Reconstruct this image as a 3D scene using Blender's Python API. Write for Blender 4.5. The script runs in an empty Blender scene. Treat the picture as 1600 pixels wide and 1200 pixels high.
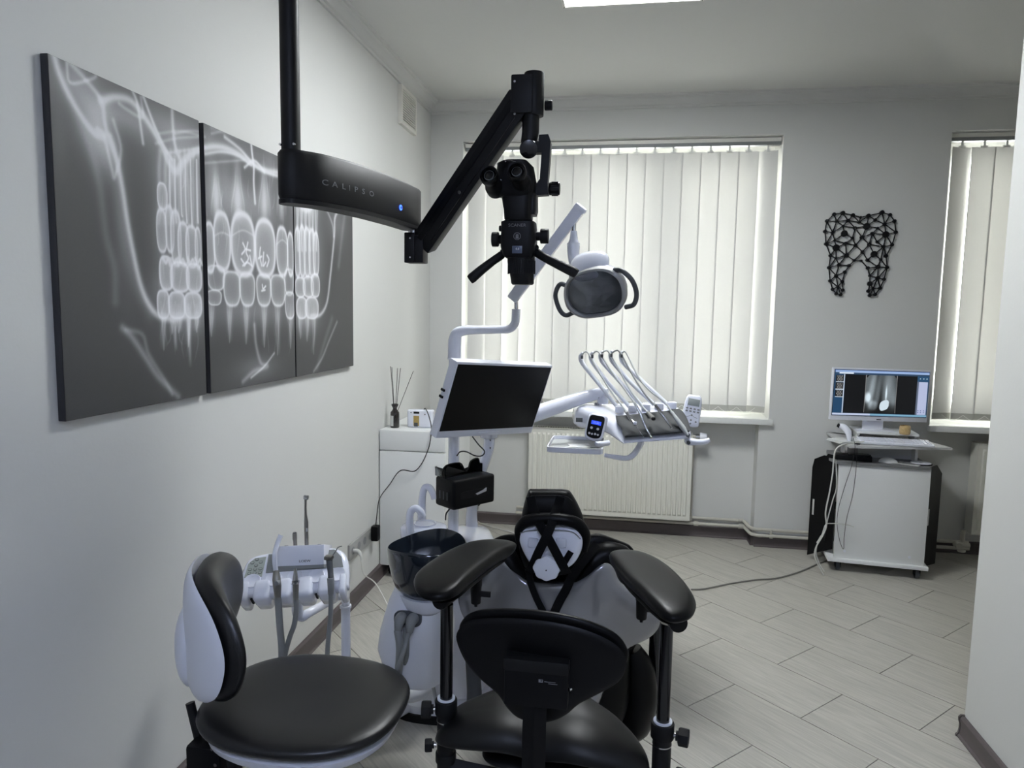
import bpy, bmesh, math, random
import numpy as np
from mathutils import Matrix, Vector, Quaternion
random.seed(7)
D = bpy.data
SC = bpy.context.scene
COL = SC.collection
PI = math.pi
# ------------------------------------------------------------------ camera
FPX = 1102.4
YAW, PIT, ROL = -.16009, .10360, .01601
CAMZ = 1.55
_cy, _sy, _cp, _sp = math.cos(YAW), math.sin(YAW), math.cos(PIT), math.sin(PIT)
_F = Vector((_sy*_cp, _cy*_cp, -_sp)); _R = Vector((_cy, -_sy, 0)); _U = _R.cross(_F)
_c, _s = math.cos(ROL), math.sin(ROL)
R2 = _c*_R+_s*_U; U2 = -_s*_R+_c*_U
CAM = Vector((0, 0, CAMZ))
cd = D.cameras.new('camera'); cam = D.objects.new('camera', cd); COL.objects.link(cam)
cd.sensor_width = 36; cd.lens = 36*FPX/1600; cd.clip_start = .05
cam.matrix_world = Matrix(((R2.x, U2.x, -_F.x, 0), (R2.y, U2.y, -_F.y, 0), (R2.z, U2.z, -_F.z, CAMZ), (0, 0, 0, 1)))
SC.camera = cam
# ------------------------------------------------------------------ light and exposure
SC.view_settings.view_transform = 'Standard'
SC.view_settings.look = 'None'
SC.view_settings.gamma = 1
SC.view_settings.use_curve_mapping = False
SC.view_settings.exposure = 0.38
SC.cycles.use_denoising = True
SC.cycles.max_bounces = 10
SC.cycles.diffuse_bounces = 6
SC.cycles.transparent_max_bounces = 12
SC.cycles.caustics_reflective = False
SC.cycles.caustics_refractive = False
SC.cycles.sample_clamp_indirect = 6
world = D.worlds.new('overcast_sky'); SC.world = world; world.use_nodes = True
bg = world.node_tree.nodes['Background']
SKY = 24
bg.inputs[0].default_value = (1.0, .992, .97, 1); bg.inputs[1].default_value = SKY
PANEL_FAR = 40
PANEL_NEAR = 28


def portal(x0, x1, z0, z1, y):
    l = D.lights.new('window_portal', 'AREA'); l.shape = 'RECTANGLE'; l.size = x1-x0; l.size_y = z1-z0
    l.cycles.is_portal = True
    o = D.objects.new('window_portal', l); COL.objects.link(o)
    o.location = ((x0+x1)/2, y, (z0+z1)/2); o.rotation_euler = (-PI/2, 0, 0)


portal(-1.146, .945, .86, 2.69, 5.16)
portal(1.93, 3.1, .86, 2.69, 5.16)


# ------------------------------------------------------------------ helpers
def ray(px, py):
    return R2*((px-800)/FPX)+U2*(-(py-600)/FPX)+_F


def P(px, py, y):
    "world point seen at a photograph position, at room depth y"
    d = ray(px, py); return CAM+d*(y/d.y)


def PX(px, py, x):
    d = ray(px, py); return CAM+d*(x/d.x)


def PZ(px, py, z):
    d = ray(px, py); return CAM+d*((z-CAMZ)/d.z)


def lin(c):
    return tuple(((v/255)/12.92 if v/255 <= .04045 else ((v/255+.055)/1.055)**2.4) for v in c)


MW = {}


def frame(o, yaw=0, pitch=0, roll=0):
    "local x = sideways, y = up, z = towards the one who looks along +Y"
    R = Matrix.Rotation(yaw, 3, 'Z') @ Matrix.Rotation(pitch, 3, 'X') @ Matrix.Rotation(roll, 3, 'Y')
    a, b, c = R @ Vector((1, 0, 0)), R @ Vector((0, 0, 1)), R @ Vector((0, -1, 0))
    return Matrix(((a.x, b.x, c.x, o[0]), (a.y, b.y, c.y, o[1]), (a.z, b.z, c.z, o[2]), (0, 0, 0, 1)))


def flat(o, yaw=0):
    return Matrix.Translation(Vector(o)) @ Matrix.Rotation(yaw, 4, 'Z')


def catmull(pts, n=6, closed=False):
    pts = [Vector(p) for p in pts]
    if len(pts) < 3 and not closed:
        return pts
    out = []; m = len(pts)
    for i in range(m if closed else m-1):
        if closed:
            p0, p1, p2, p3 = pts[(i-1) % m], pts[i], pts[(i+1) % m], pts[(i+2) % m]
        else:
            p1, p2 = pts[i], pts[i+1]
            p0 = pts[i-1] if i > 0 else p1*2-p2
            p3 = pts[i+2] if i+2 < m else p2*2-p1
        for k in range(n):
            t = k/n
            out.append(.5*((2*p1)+(p2-p0)*t+(2*p0-5*p1+4*p2-p3)*t*t+(3*p1-p0-3*p2+p3)*t**3))
    if not closed:
        out.append(pts[-1])
    return out


def superell(a, b, n=2.5, N=40, cx=0, cy=0):
    r = []
    for i in range(N):
        t = 2*PI*i/N; c, s = math.cos(t), math.sin(t)
        r.append((cx+a*math.copysign(abs(c)**(2/n), c), cy+b*math.copysign(abs(s)**(2/n), s)))
    return r


class B:
    def __init__(self):
        self.bm = bmesh.new()

    def _add(self, vs, fs, M=None):
        if M is not None:
            vs = [M @ Vector(v) for v in vs]
        bv = [self.bm.verts.new(v) for v in vs]
        for f in fs:
            try:
                self.bm.faces.new([bv[i] for i in f])
            except ValueError:
                pass
        return self

    def box(self, c, s, M=None, bevel=0, seg=2, yaw=0):
        t = bmesh.new(); bmesh.ops.create_cube(t, size=1)
        bmesh.ops.scale(t, vec=Vector(s), verts=t.verts)
        if bevel:
            bmesh.ops.bevel(t, geom=list(t.edges), offset=bevel, segments=seg, affect='EDGES', profile=.6)
        if yaw:
            bmesh.ops.rotate(t, matrix=Matrix.Rotation(yaw, 3, 'Z'), verts=t.verts)
        bmesh.ops.translate(t, vec=Vector(c), verts=t.verts)
        t.verts.index_update()
        self._add([v.co.copy() for v in t.verts], [[v.index for v in f.verts] for f in t.faces], M); t.free()
        return self

    def bb(self, x0, x1, y0, y1, z0, z1, bevel=0, M=None):
        return self.box(((x0+x1)/2, (y0+y1)/2, (z0+z1)/2), (abs(x1-x0), abs(y1-y0), abs(z1-z0)), M, bevel)

    def ring_loft(self, rings, cap=True, closed=False, M=None):
        n = len(rings[0]); vs = [p for r in rings for p in r]; fs = []
        K = len(rings)
        for i in range(K if closed else K-1):
            a, b = i*n, ((i+1) % K)*n
            for j in range(n):
                k = (j+1) % n
                fs.append((a+j, a+k, b+k, b+j))
        if cap and not closed:
            fs.append(tuple(reversed(range(n)))); fs.append(tuple(range((K-1)*n, K*n)))
        return self._add(vs, fs, M)

    def cyl(self, p0, p1, r0, r1=None, n=20, M=None, bev=0):
        p0, p1 = Vector(p0), Vector(p1); r1 = r0 if r1 is None else r1
        if bev:
            d = (p1-p0).normalized()
            return self.tube([p0, p0+d*bev*.3, p0+d*bev, p1-d*bev, p1-d*bev*.3, p1], [r0-bev, r0-bev*.3, r0, r1, r1-bev*.3, r1-bev], n, smooth=0, M=M)
        return self.tube([p0, p1], [r0, r1], n, smooth=0, M=M)

    def tube(self, pts, r, n=10, smooth=5, M=None, sx=1, ref=None):
        pts = [Vector(p) for p in pts]; k0 = len(pts)
        q = catmull(pts, smooth) if smooth and k0 > 2 else pts
        if isinstance(r, (list, tuple)):
            if len(r) != len(q):
                rr = []
                for i in range(len(q)):
                    t = i/(len(q)-1)*(len(r)-1); a = min(int(t), len(r)-2); rr.append(r[a]*(1-(t-a))+r[a+1]*(t-a))
            else:
                rr = r
        else:
            rr = [r]*len(q)
        rings = []; t0 = (q[1]-q[0]).normalized()
        up = Vector(ref) if ref else (Vector((0, 0, 1)) if abs(t0.z) < .9 else Vector((1, 0, 0)))
        u = (up-t0*up.dot(t0)).normalized()
        for i, p in enumerate(q):
            t = (q[min(i+1, len(q)-1)]-q[max(i-1, 0)])
            t = t.normalized() if t.length > 1e-9 else t0
            u = (u-t*u.dot(t)).normalized(); v = t.cross(u)
            rings.append([p+(u*math.cos(2*PI*j/n)*rr[i]+v*math.sin(2*PI*j/n)*rr[i]*sx) for j in range(n)])
        return self.ring_loft(rings, M=M)

    def lathe(self, prof, n=28, M=None, cap=True):
        return self.ring_loft([[Vector((r*math.cos(2*PI*j/n), r*math.sin(2*PI*j/n), z)) for j in range(n)] for r, z in prof], cap, M=M)

    def prism(self, poly, z0, z1, M=None):
        n = len(poly)
        vs = [(x, y, z0) for x, y in poly]+[(x, y, z1) for x, y in poly]
        fs = [tuple(reversed(range(n))), tuple(range(n, 2*n))]+[(i, (i+1) % n, n+(i+1) % n, n+i) for i in range(n)]
        return self._add(vs, fs, M)

    def pad(self, outline, top, bot, p=3.0, rings=9, M=None, bend=None, smooth=0, pb=None, dish=0):
        "cushion on an outline: superelliptic crown above and below"
        if smooth:
            outline = [(v.x, v.y) for v in catmull([(x, y, 0) for x, y in outline], smooth, True)]
        n = len(outline); cx = sum(q[0] for q in outline)/n; cy = sum(q[1] for q in outline)/n
        pb = pb or p
        vs = []; rl = []
        ts = [1-(1-i/rings)**1.8 for i in range(rings+1)]   # dense near the rim
        seq = [(t, 1) for t in ts[1:]]+[(t, -1) for t in reversed(ts[1:-1])]
        def zz(t, s):
            pp = p if s > 0 else pb
            h = (max(0, 1-t**pp))**(1/2.0)
            return (top*h-dish*(1-t*t)**2) if s > 0 else -bot*h
        vs.append(Vector((cx, cy, zz(0, 1))))
        for t, s in seq:
            for x, y in outline:
                vs.append(Vector((cx+(x-cx)*t, cy+(y-cy)*t, zz(t, s))))
        vs.append(Vector((cx, cy, zz(0, -1))))
        fs = [(0, 1+j, 1+(j+1) % n) for j in range(n)]
        for i in range(len(seq)-1):
            a, b = 1+i*n, 1+(i+1)*n
            fs += [(a+j, b+j, b+(j+1) % n, a+(j+1) % n) for j in range(n)]
        a = 1+(len(seq)-1)*n; L = len(vs)-1
        fs += [(a+j, L, a+(j+1) % n) for j in range(n)]
        if bend:
            for v in vs:
                v.z += bend(v.x, v.y)
        return self._add(vs, fs, M)

    def sphere(self, c, r, n=14, M=None, s=(1, 1, 1)):
        pr = [(max(1e-4, math.sin(PI*i/n)), -math.cos(PI*i/n)) for i in range(n+1)]
        T = Matrix.Translation(Vector(c)) @ Matrix.Diagonal((r*s[0], r*s[1], r*s[2], 1))
        return self.lathe(pr, n=2*n, M=(M @ T) if M is not None else T)


def O(name, b, mat, parent=None, angle=38, label=None, local=False):
    bm = b.bm if isinstance(b, B) else b
    if parent is not None and not local:
        bmesh.ops.transform(bm, matrix=MW[parent].inverted(), verts=bm.verts)
    bmesh.ops.remove_doubles(bm, verts=bm.verts, dist=1e-6)
    bmesh.ops.recalc_face_normals(bm, faces=bm.faces)
    me = D.meshes.new(name); bm.to_mesh(me); bm.free()
    if angle:
        me.polygons.foreach_set('use_smooth', [True]*len(me.polygons))
        me.set_sharp_from_angle(angle=math.radians(angle))
    me.materials.append(mat)
    o = D.objects.new(name, me); COL.objects.link(o)
    if parent is not None:
        o.parent = parent; MW[o] = MW[parent]
    else:
        MW[o] = Matrix.Identity(4)
    if label:
        o['label'] = label
    return o


def thing(name, label, cat, loc, yaw=0, group=None):
    o = D.objects.new(name, None); COL.objects.link(o)
    o.location = loc; o.rotation_euler = (0, 0, yaw)
    o.empty_display_size = .05
    o['label'] = label; o['category'] = cat
    if group:
        o['group'] = group
    MW[o] = Matrix.Translation(Vector(loc)) @ Matrix.Rotation(yaw, 4, 'Z')
    return o


def tag(o, label, cat, group=None):
    o['label'] = label; o['category'] = cat
    if group:
        o['group'] = group
    return o


def struct(o, label=None, cat=None):
    o['kind'] = 'structure'
    if label:
        o['label'] = label
    if cat:
        o['category'] = cat
    return o


def text(name, s, size, mat, M, parent, sx=1, depth=.0006, align='CENTER', label=None):
    cu = D.curves.new(name, 'FONT'); cu.body = s; cu.size = size; cu.extrude = depth; cu.align_x = align; cu.align_y = 'CENTER'
    cu.resolution_u = 3
    t = D.objects.new(name, cu); COL.objects.link(t)
    bpy.context.view_layer.update()
    me = D.meshes.new_from_object(t)
    D.objects.remove(t); D.curves.remove(cu)
    me.transform(M @ Matrix.Diagonal((sx, 1, 1, 1)))
    me.transform(MW[parent].inverted())
    me.materials.clear(); me.materials.append(mat)
    o = D.objects.new(name, me); COL.objects.link(o); o.parent = parent; MW[o] = MW[parent]
    if label:
        o['label'] = label
    return o


# ------------------------------------------------------------------ materials
def mat(name, col, rough=.5, metal=0, spec=.5, coat=0, bump=0, bscale=200, var=0, vscale=6, emit=None, estr=0, alpha=None, aniso=None):
    m = D.materials.new(name); m.use_nodes = True; nt = m.node_tree; N = nt.nodes; L = nt.links
    b = N['Principled BSDF']
    c = lin(col)
    b.inputs['Base Color'].default_value = (*c, 1); b.inputs['Roughness'].default_value = rough
    b.inputs['Metallic'].default_value = metal; b.inputs['Specular IOR Level'].default_value = spec
    b.inputs['Coat Weight'].default_value = coat; b.inputs['Coat Roughness'].default_value = .08
    tc = N.new('ShaderNodeTexCoord')
    if var:
        n = N.new('ShaderNodeTexNoise'); n.inputs['Scale'].default_value = vscale; n.inputs['Detail'].default_value = 4
        L.new(tc.outputs['Object'], n.inputs['Vector'])
        mx = N.new('ShaderNodeMix'); mx.data_type = 'RGBA'
        mx.inputs[6].default_value = (*[v*(1-var) for v in c], 1); mx.inputs[7].default_value = (*[min(1, v*(1+var)) for v in c], 1)
        L.new(n.outputs['Fac'], mx.inputs[0]); L.new(mx.outputs[2], b.inputs['Base Color'])
    if bump:
        n2 = N.new('ShaderNodeTexNoise'); n2.inputs['Scale'].default_value = bscale; n2.inputs['Detail'].default_value = 3
        L.new(tc.outputs['Object'], n2.inputs['Vector'])
        bp = N.new('ShaderNodeBump'); bp.inputs['Strength'].default_value = bump; bp.inputs['Distance'].default_value = .002
        L.new(n2.outputs['Fac'], bp.inputs['Height']); L.new(bp.outputs[0], b.inputs['Normal'])
    if emit:
        b.inputs['Emission Color'].default_value = (*lin(emit), 1); b.inputs['Emission Strength'].default_value = estr
    if alpha is not None:
        b.inputs['Alpha'].default_value = alpha
    return m


M_wall = mat('wall_paint', (207, 207, 204), .75, bump=.15, bscale=90, var=.015, vscale=2)
M_ceil = mat('ceiling_paint', (206, 206, 203), .8, bump=.05, bscale=60, var=.01, vscale=2)
M_base = mat('baseboard_plastic', (86, 78, 78), .45, var=.12, vscale=20)
M_basecap = mat('baseboard_end_cap', (96, 90, 88), .5)
M_white = mat('white_plastic', (226, 228, 236), .28, var=.01)
M_gloss = mat('glossy_white_plastic', (228, 230, 240), .12, coat=.4)
M_sill = mat('window_sill_plastic', (225, 226, 224), .3)
M_frame = mat('window_frame_plastic', (226, 226, 222), .35)
M_lacq = mat('white_lacquer_board', (222, 223, 222), .35, var=.01)
M_edge = mat('white_board_edge', (235, 236, 236), .4)
M_rad = mat('radiator_enamel', (222, 221, 212), .35, var=.01)
M_pipe = mat('painted_pipe', (186, 183, 172), .45, var=.06, vscale=15)
M_black = mat('black_powder_coat', (10, 10, 12), .5, spec=.3, bump=.1, bscale=500)
M_blackp = mat('black_plastic', (8, 8, 10), .45, spec=.2)
M_blackg = mat('glossy_black_plastic', (10, 10, 12), .12, coat=.3)
M_rubber = mat('black_rubber', (10, 10, 11), .6, spec=.3)
M_leather = mat('black_leatherette', (7, 7, 8), .36, spec=.15, bump=.08, bscale=450, var=.1, vscale=4)
M_leather2 = mat('black_saddle_leather', (9, 9, 10), .48, spec=.35, bump=.06, bscale=450)
M_leatherL = mat('black_stool_vinyl', (11, 11, 14), .36, spec=.5, bump=.1, bscale=500, var=.05)
M_strap = mat('black_webbing', (5, 5, 6), .85, spec=.2, bump=.3, bscale=700)
M_metal = mat('polished_steel', (190, 190, 192), .18, metal=1)
M_brush = mat('brushed_steel', (150, 148, 144), .35, metal=1, var=.08)
M_grey = mat('grey_plastic', (132, 134, 134), .45)
M_dgrey = mat('dark_grey_plastic', (74, 77, 80), .5)
M_hose = mat('grey_silicone_hose', (118, 119, 117), .5)
M_hosew = mat('pale_grey_hose', (176, 179, 178), .45)
M_bowl = mat('smoked_glass_bowl', (26, 33, 41), .12, coat=.3)
M_mirror = mat('grey_glossy_shell', (150, 150, 153), .16, metal=.55, coat=.3)
M_shellw = mat('stool_white_shell', (215, 217, 226), .3)
M_vent = mat('vent_plastic', (222, 220, 212), .4)
M_dark = mat('dark_void', (30, 30, 30), .8)
M_socket = mat('silver_socket_plastic', (168, 168, 166), .4, metal=.3)
M_amber = mat('amber_bottle_glass', (24, 16, 14), .15, coat=.5)
M_paper = mat('paper_label', (196, 196, 194), .7)
M_reed = mat('dark_reed', (36, 32, 30), .8)
M_gold = mat('brass_plate', (176, 150, 92), .35, metal=.5, var=.3, vscale=120)
M_cablew = mat('white_cable', (205, 205, 200), .5)
M_cableb = mat('black_cable', (16, 16, 17), .5)
M_screenoff = mat('dark_screen', (5, 5, 6), .35, spec=.15)
M_text = mat('grey_lettering', (120, 120, 124), .5)
M_textw = mat('white_lettering', (215, 215, 215), .5)
M_textd = mat('dark_lettering', (40, 40, 44), .5)
M_blue = mat('blue_led_ring', (40, 90, 255), .3, emit=(50, 90, 255), estr=4)
M_lcd = mat('blue_lcd', (40, 80, 230), .3, emit=(50, 80, 240), estr=.9)
M_lcdg = mat('grey_lcd', (150, 156, 152), .35)
M_scr2 = mat('microscope_display', (50, 60, 80), .3, emit=(110, 125, 160), estr=.06)
M_led = mat('light_diffuser', (240, 245, 250), .4, emit=(246, 250, 252), estr=PANEL_FAR)
M_led2 = mat('light_diffuser_near', (240, 245, 250), .4, emit=(204, 218, 255), estr=PANEL_NEAR)
M_greenkey = mat('keypad_membrane', (166, 172, 164), .45)
M_key = mat('key_outline', (92, 98, 94), .5)
M_desk = mat('grey_desk_top', (120, 121, 122), .5, var=.03)
M_candle = mat('amber_glass_jar', (196, 168, 118), .15, var=.4, vscale=90, coat=.3)
M_grout = mat('floor_grout', (82, 80, 76), .9)
M_reflector = mat('lamp_reflector', (150, 152, 154), .3, metal=.8)


def glass(name, tint, gl=.08, rough=.02):
    m = D.materials.new(name); m.use_nodes = True; nt = m.node_tree; nt.nodes.clear()
    o = nt.nodes.new('ShaderNodeOutputMaterial'); t = nt.nodes.new('ShaderNodeBsdfTransparent'); g = nt.nodes.new('ShaderNodeBsdfGlossy')
    mx = nt.nodes.new('ShaderNodeMixShader'); t.inputs[0].default_value = (*tint, 1); g.inputs['Roughness'].default_value = rough
    fr = nt.nodes.new('ShaderNodeFresnel'); fr.inputs[0].default_value = 1.45
    nt.links.new(fr.outputs[0], mx.inputs[0]); nt.links.new(t.outputs[0], mx.inputs[1]); nt.links.new(g.outputs[0], mx.inputs[2])
    nt.links.new(mx.outputs[0], o.inputs[0]); return m


M_glass = glass('window_glass', (.95, .97, .96))
M_lens = glass('lamp_lens', (.85, .86, .88))
M_tint = glass('tinted_goggle_lens', (.5, .53, .55))


def fabric():
    m = D.materials.new('blind_fabric'); m.use_nodes = True; nt = m.node_tree; nt.nodes.clear(); N = nt.nodes.new; L = nt.links.new
    o = N('ShaderNodeOutputMaterial'); d = N('ShaderNodeBsdfDiffuse'); t = N('ShaderNodeBsdfTranslucent'); mx = N('ShaderNodeMixShader')
    tc = N('ShaderNodeTexCoord'); w = N('ShaderNodeTexNoise'); mp = N('ShaderNodeMapping'); mp.inputs['Scale'].default_value = (500, 500, 14)
    w.inputs['Scale'].default_value = 1; w.inputs['Detail'].default_value = 2
    cr = N('ShaderNodeMix'); cr.data_type = 'RGBA'; cr.inputs[6].default_value = (.66, .655, .63, 1); cr.inputs[7].default_value = (.76, .755, .735, 1)
    L(tc.outputs['Object'], mp.inputs[0]); L(mp.outputs[0], w.inputs['Vector']); L(w.outputs['Fac'], cr.inputs[0])
    L(cr.outputs[2], t.inputs[0]); d.inputs[0].default_value = (.75, .745, .73, 1)
    mx.inputs[0].default_value = .22
    L(d.outputs[0], mx.inputs[1]); L(t.outputs[0], mx.inputs[2]); L(mx.outputs[0], o.inputs[0]); return m


M_fabric = fabric()
M_hem = mat('blind_bottom_pocket', (176, 175, 168), .8)


def tile_mat():
    m = D.materials.new('wood_look_tile'); m.use_nodes = True; nt = m.node_tree; N = nt.nodes.new; L = nt.links.new
    b = nt.nodes['Principled BSDF']; b.inputs['Roughness'].default_value = .42
    tc = N('ShaderNodeTexCoord'); oi = N('ShaderNodeObjectInfo')
    off = N('ShaderNodeVectorMath'); off.operation = 'ADD'; sc = N('ShaderNodeVectorMath'); sc.operation = 'SCALE'; sc.inputs['Scale'].default_value = 37
    cm = N('ShaderNodeCombineXYZ'); L(oi.outputs['Random'], cm.inputs[0]); L(oi.outputs['Random'], cm.inputs[1])
    L(cm.outputs[0], sc.inputs[0]); L(tc.outputs['Object'], off.inputs[0]); L(sc.outputs[0], off.inputs[1])
    mp = N('ShaderNodeMapping'); mp.inputs['Scale'].default_value = (2.4, 60, 1); L(off.outputs[0], mp.inputs[0])
    n1 = N('ShaderNodeTexNoise'); n1.inputs['Scale'].default_value = 2.2; n1.inputs['Detail'].default_value = 7; n1.inputs['Distortion'].default_value = 1.1
    L(mp.outputs[0], n1.inputs['Vector'])
    mp2 = N('ShaderNodeMapping'); mp2.inputs['Scale'].default_value = (2.2, 11, 1); L(off.outputs[0], mp2.inputs[0])
    n2 = N('ShaderNodeTexNoise'); n2.inputs['Scale'].default_value = 1.5; n2.inputs['Detail'].default_value = 3; n2.inputs['Distortion'].default_value = 1.6
    L(mp2.outputs[0], n2.inputs['Vector'])
    ad = N('ShaderNodeMath'); ad.operation = 'MULTIPLY_ADD'; ad.inputs[1].default_value = .7; L(n1.outputs['Fac'], ad.inputs[0])
    m2 = N('ShaderNodeMath'); m2.operation = 'MULTIPLY'; m2.inputs[1].default_value = .3; L(n2.outputs['Fac'], m2.inputs[0]); L(m2.outputs[0], ad.inputs[2])
    cr = N('ShaderNodeValToRGB'); cr.color_ramp.elements[0].position = .33; cr.color_ramp.elements[0].color = (*lin((158, 155, 147)), 1)
    cr.color_ramp.elements[1].position = .66; cr.color_ramp.elements[1].color = (*lin((183, 180, 171)), 1)
    L(ad.outputs[0], cr.inputs[0]); L(cr.outputs[0], b.inputs['Base Color'])
    bp = N('ShaderNodeBump'); bp.inputs['Strength'].default_value = .22; bp.inputs['Distance'].default_value = .0015
    L(n1.outputs['Fac'], bp.inputs['Height']); L(bp.outputs[0], b.inputs['Normal'])
    return m


M_tile = tile_mat()


def print_mat(name, emit=0, rough=.6):
    m = D.materials.new(name); m.use_nodes = True; nt = m.node_tree; b = nt.nodes['Principled BSDF']
    a = nt.nodes.new('ShaderNodeAttribute'); a.attribute_name = 'print'
    b.inputs['Roughness'].default_value = rough
    if emit:
        b.inputs['Base Color'].default_value = (.01, .01, .01, 1)
        nt.links.new(a.outputs['Color'], b.inputs['Emission Color']); b.inputs['Emission Strength'].default_value = emit
    else:
        nt.links.new(a.outputs['Color'], b.inputs['Base Color'])
    return m


M_print = print_mat('canvas_print', rough=.55)
M_screen = print_mat('lit_screen', emit=.8, rough=.3)


def printed_grid(name, img, corner, du, dv, material, parent, lift):
    "img[h,w,3] (sRGB 0..1, row 0 = bottom) laid on the rectangle corner + u*du + v*dv; flat print as a colour attribute"
    h, w, _ = img.shape
    corner, du, dv = Vector(corner), Vector(du), Vector(dv); nrm = du.cross(dv).normalized()*lift
    u = np.linspace(0, 1, w); v = np.linspace(0, 1, h)
    U, V = np.meshgrid(u, v)
    Mi = MW[parent].inverted()
    co = np.zeros((h*w, 3))
    c = np.array(Mi @ (corner+nrm)); a = np.array(Mi.to_3x3() @ du); b_ = np.array(Mi.to_3x3() @ dv)
    co[:] = c+U.reshape(-1, 1)*a+V.reshape(-1, 1)*b_
    i = np.arange((h-1)*(w-1)); r = i//(w-1); q = i % (w-1); s = r*w+q
    idx = np.stack([s, s+1, s+w+1, s+w], 1).astype(np.int32)
    me = D.meshes.new(name); me.vertices.add(h*w); me.vertices.foreach_set('co', co.ravel())
    nf = len(idx); me.loops.add(nf*4); me.loops.foreach_set('vertex_index', idx.ravel())
    me.polygons.add(nf); me.polygons.foreach_set('loop_start', np.arange(0, nf*4, 4, dtype=np.int32)); me.polygons.foreach_set('loop_total', np.full(nf, 4, dtype=np.int32))
    me.update(); me.validate()
    at = me.color_attributes.new('print', 'FLOAT_COLOR', 'POINT')
    s_ = np.clip(img.reshape(-1, 3), 0, 1); l_ = np.where(s_ <= .04045, s_/12.92, ((s_+.055)/1.055)**2.4)
    at.data.foreach_set('color', np.concatenate([l_, np.ones((h*w, 1))], 1).astype(np.float32).ravel())
    me.materials.append(material)
    o = D.objects.new(name, me); COL.objects.link(o); o.parent = parent; MW[o] = MW[parent]
    return o


class Canvas:
    "small numpy painter, coordinates in metres, x right, y up"
    def __init__(s, W, H, step, base=0.0):
        s.W, s.H, s.st = W, H, step; s.w = int(round(W/step))+1; s.h = int(round(H/step))+1
        s.X, s.Y = np.meshgrid(np.linspace(0, W, s.w), np.linspace(0, H, s.h)); s.a = np.full((s.h, s.w), float(base))

    def win(s, x0, x1, y0, y1):
        i0 = max(0, int(x0/s.st)); i1 = min(s.w, int(x1/s.st)+2); j0 = max(0, int(y0/s.st)); j1 = min(s.h, int(y1/s.st)+2)
        return slice(j0, j1), slice(i0, i1)

    def stroke(s, pts, wd, amp, soft=1.0, smooth=6, fade=False, mx=False):
        q = [(v.x, v.y) for v in catmull([(x, y, 0) for x, y in pts], smooth)] if smooth else pts
        R = wd*3.2
        xs = [p[0] for p in q]; ys = [p[1] for p in q]
        w = s.win(min(xs)-R, max(xs)+R, min(ys)-R, max(ys)+R); X, Y = s.X[w], s.Y[w]
        if X.size == 0:
            return
        best = np.full(X.shape, 1e9); tt = np.zeros(X.shape); n = len(q)-1
        for i in range(n):
            ax, ay = q[i]; bx, by = q[i+1]; dx, dy = bx-ax, by-ay; L = dx*dx+dy*dy+1e-12
            t = np.clip(((X-ax)*dx+(Y-ay)*dy)/L, 0, 1); d = (X-ax-t*dx)**2+(Y-ay-t*dy)**2
            m = d < best; best = np.where(m, d, best); tt = np.where(m, (i+t)/n, tt)
        g = np.exp(-best/(wd*wd))*amp
        if fade:
            g *= np.sin(np.clip(tt, 0, 1)*PI)**.7
        s.a[w] += g*(1-np.clip(s.a[w], 0, 1)*.75)

    def blob(s, cx, cy, rx, ry, amp, p=1.0, rot=0):
        R = 2.4*max(rx, ry)
        w = s.win(cx-R, cx+R, cy-R, cy+R); X, Y = s.X[w]-cx, s.Y[w]-cy
        c, n = math.cos(rot), math.sin(rot); X, Y = X*c+Y*n, -X*n+Y*c
        s.a[w] += amp*np.exp(-((X/rx)**2+(Y/ry)**2)**p)*(1-np.clip(s.a[w], 0, 1)*.6)

    def tooth(s, cx, cy, rx, ry, fill=.3, rim=.5, n=2.6, taper=0, rw=.12):
        R = 1.3*max(rx, ry)
        w = s.win(cx-R, cx+R, cy-R, cy+R); X, Y = s.X[w]-cx, s.Y[w]-cy
        Xs = X/(rx*(1+taper*Y/ry)); d = (np.abs(Xs)**n+np.abs(Y/ry)**n)**(1/n)
        ins = 1/(1+np.exp((d-1)*40))
        s.a[w] = s.a[w]*(1-ins*.55)+ins*fill*(.8+.35*np.clip(d, 0, 1)**3)+rim*np.exp(-((d-1)/rw)**2)*.6

# ================================================================== the room
XL, XR, XP, YB, YN, YG, ZC = -1.375, 3.35, 1.283, 4.84, 4.965, 5.14, 2.95
YPE = 2.72        # end of the partition
W1 = (-1.146, .945); W2 = (1.93, 3.12); ZS, ZW = .862, 2.692
YF = -1.3
struct(O('wall_left', B().bb(XL-.2, XL, YF, 5.3, -.05, ZC+.05), M_wall, angle=0))
b = B()
b.bb(XL, W1[0], YB, YG+.1, -.05, ZC+.02).bb(W1[1], W2[0], YB, YG+.1, -.05, ZC+.02).bb(W2[1], XR, YB, YG+.1, -.05, ZC+.02)
b.bb(W1[0], W1[1], YB, YG+.1, ZW, ZC+.02).bb(W2[0], W2[1], YB, YG+.1, ZW, ZC+.02)
b.bb(W1[0], W1[1], YN, YG+.1, -.05, ZS-.035).bb(W2[0], W2[1], YN, YG+.1, -.05, ZS-.035)
b.bb(.885, W1[1], YB, YN, -.05, ZS-.035)
struct(O('wall_back', b, M_wall, angle=0))
struct(O('wall_partition', B().bb(XP, XP+.12, YF, YPE, -.05, ZC), M_wall, angle=0))
struct(O('wall_right', B().bb(XR, XR+.15, YF, 5.3, -.05, ZC+.05), M_wall, angle=0))
struct(O('wall_front', B().bb(XL, XR, YF-.15, YF, -.05, ZC+.05), M_wall, angle=0))
struct(O('ceiling', B().bb(XL-.2, XR+.15, YF-.15, 5.3, ZC, ZC+.12), M_ceil, angle=0))
fl = struct(O('floor', B().bb(XL-.2, XR+.15, YF-.15, 5.3, -.08, -.004), M_grout, angle=0))


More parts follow.
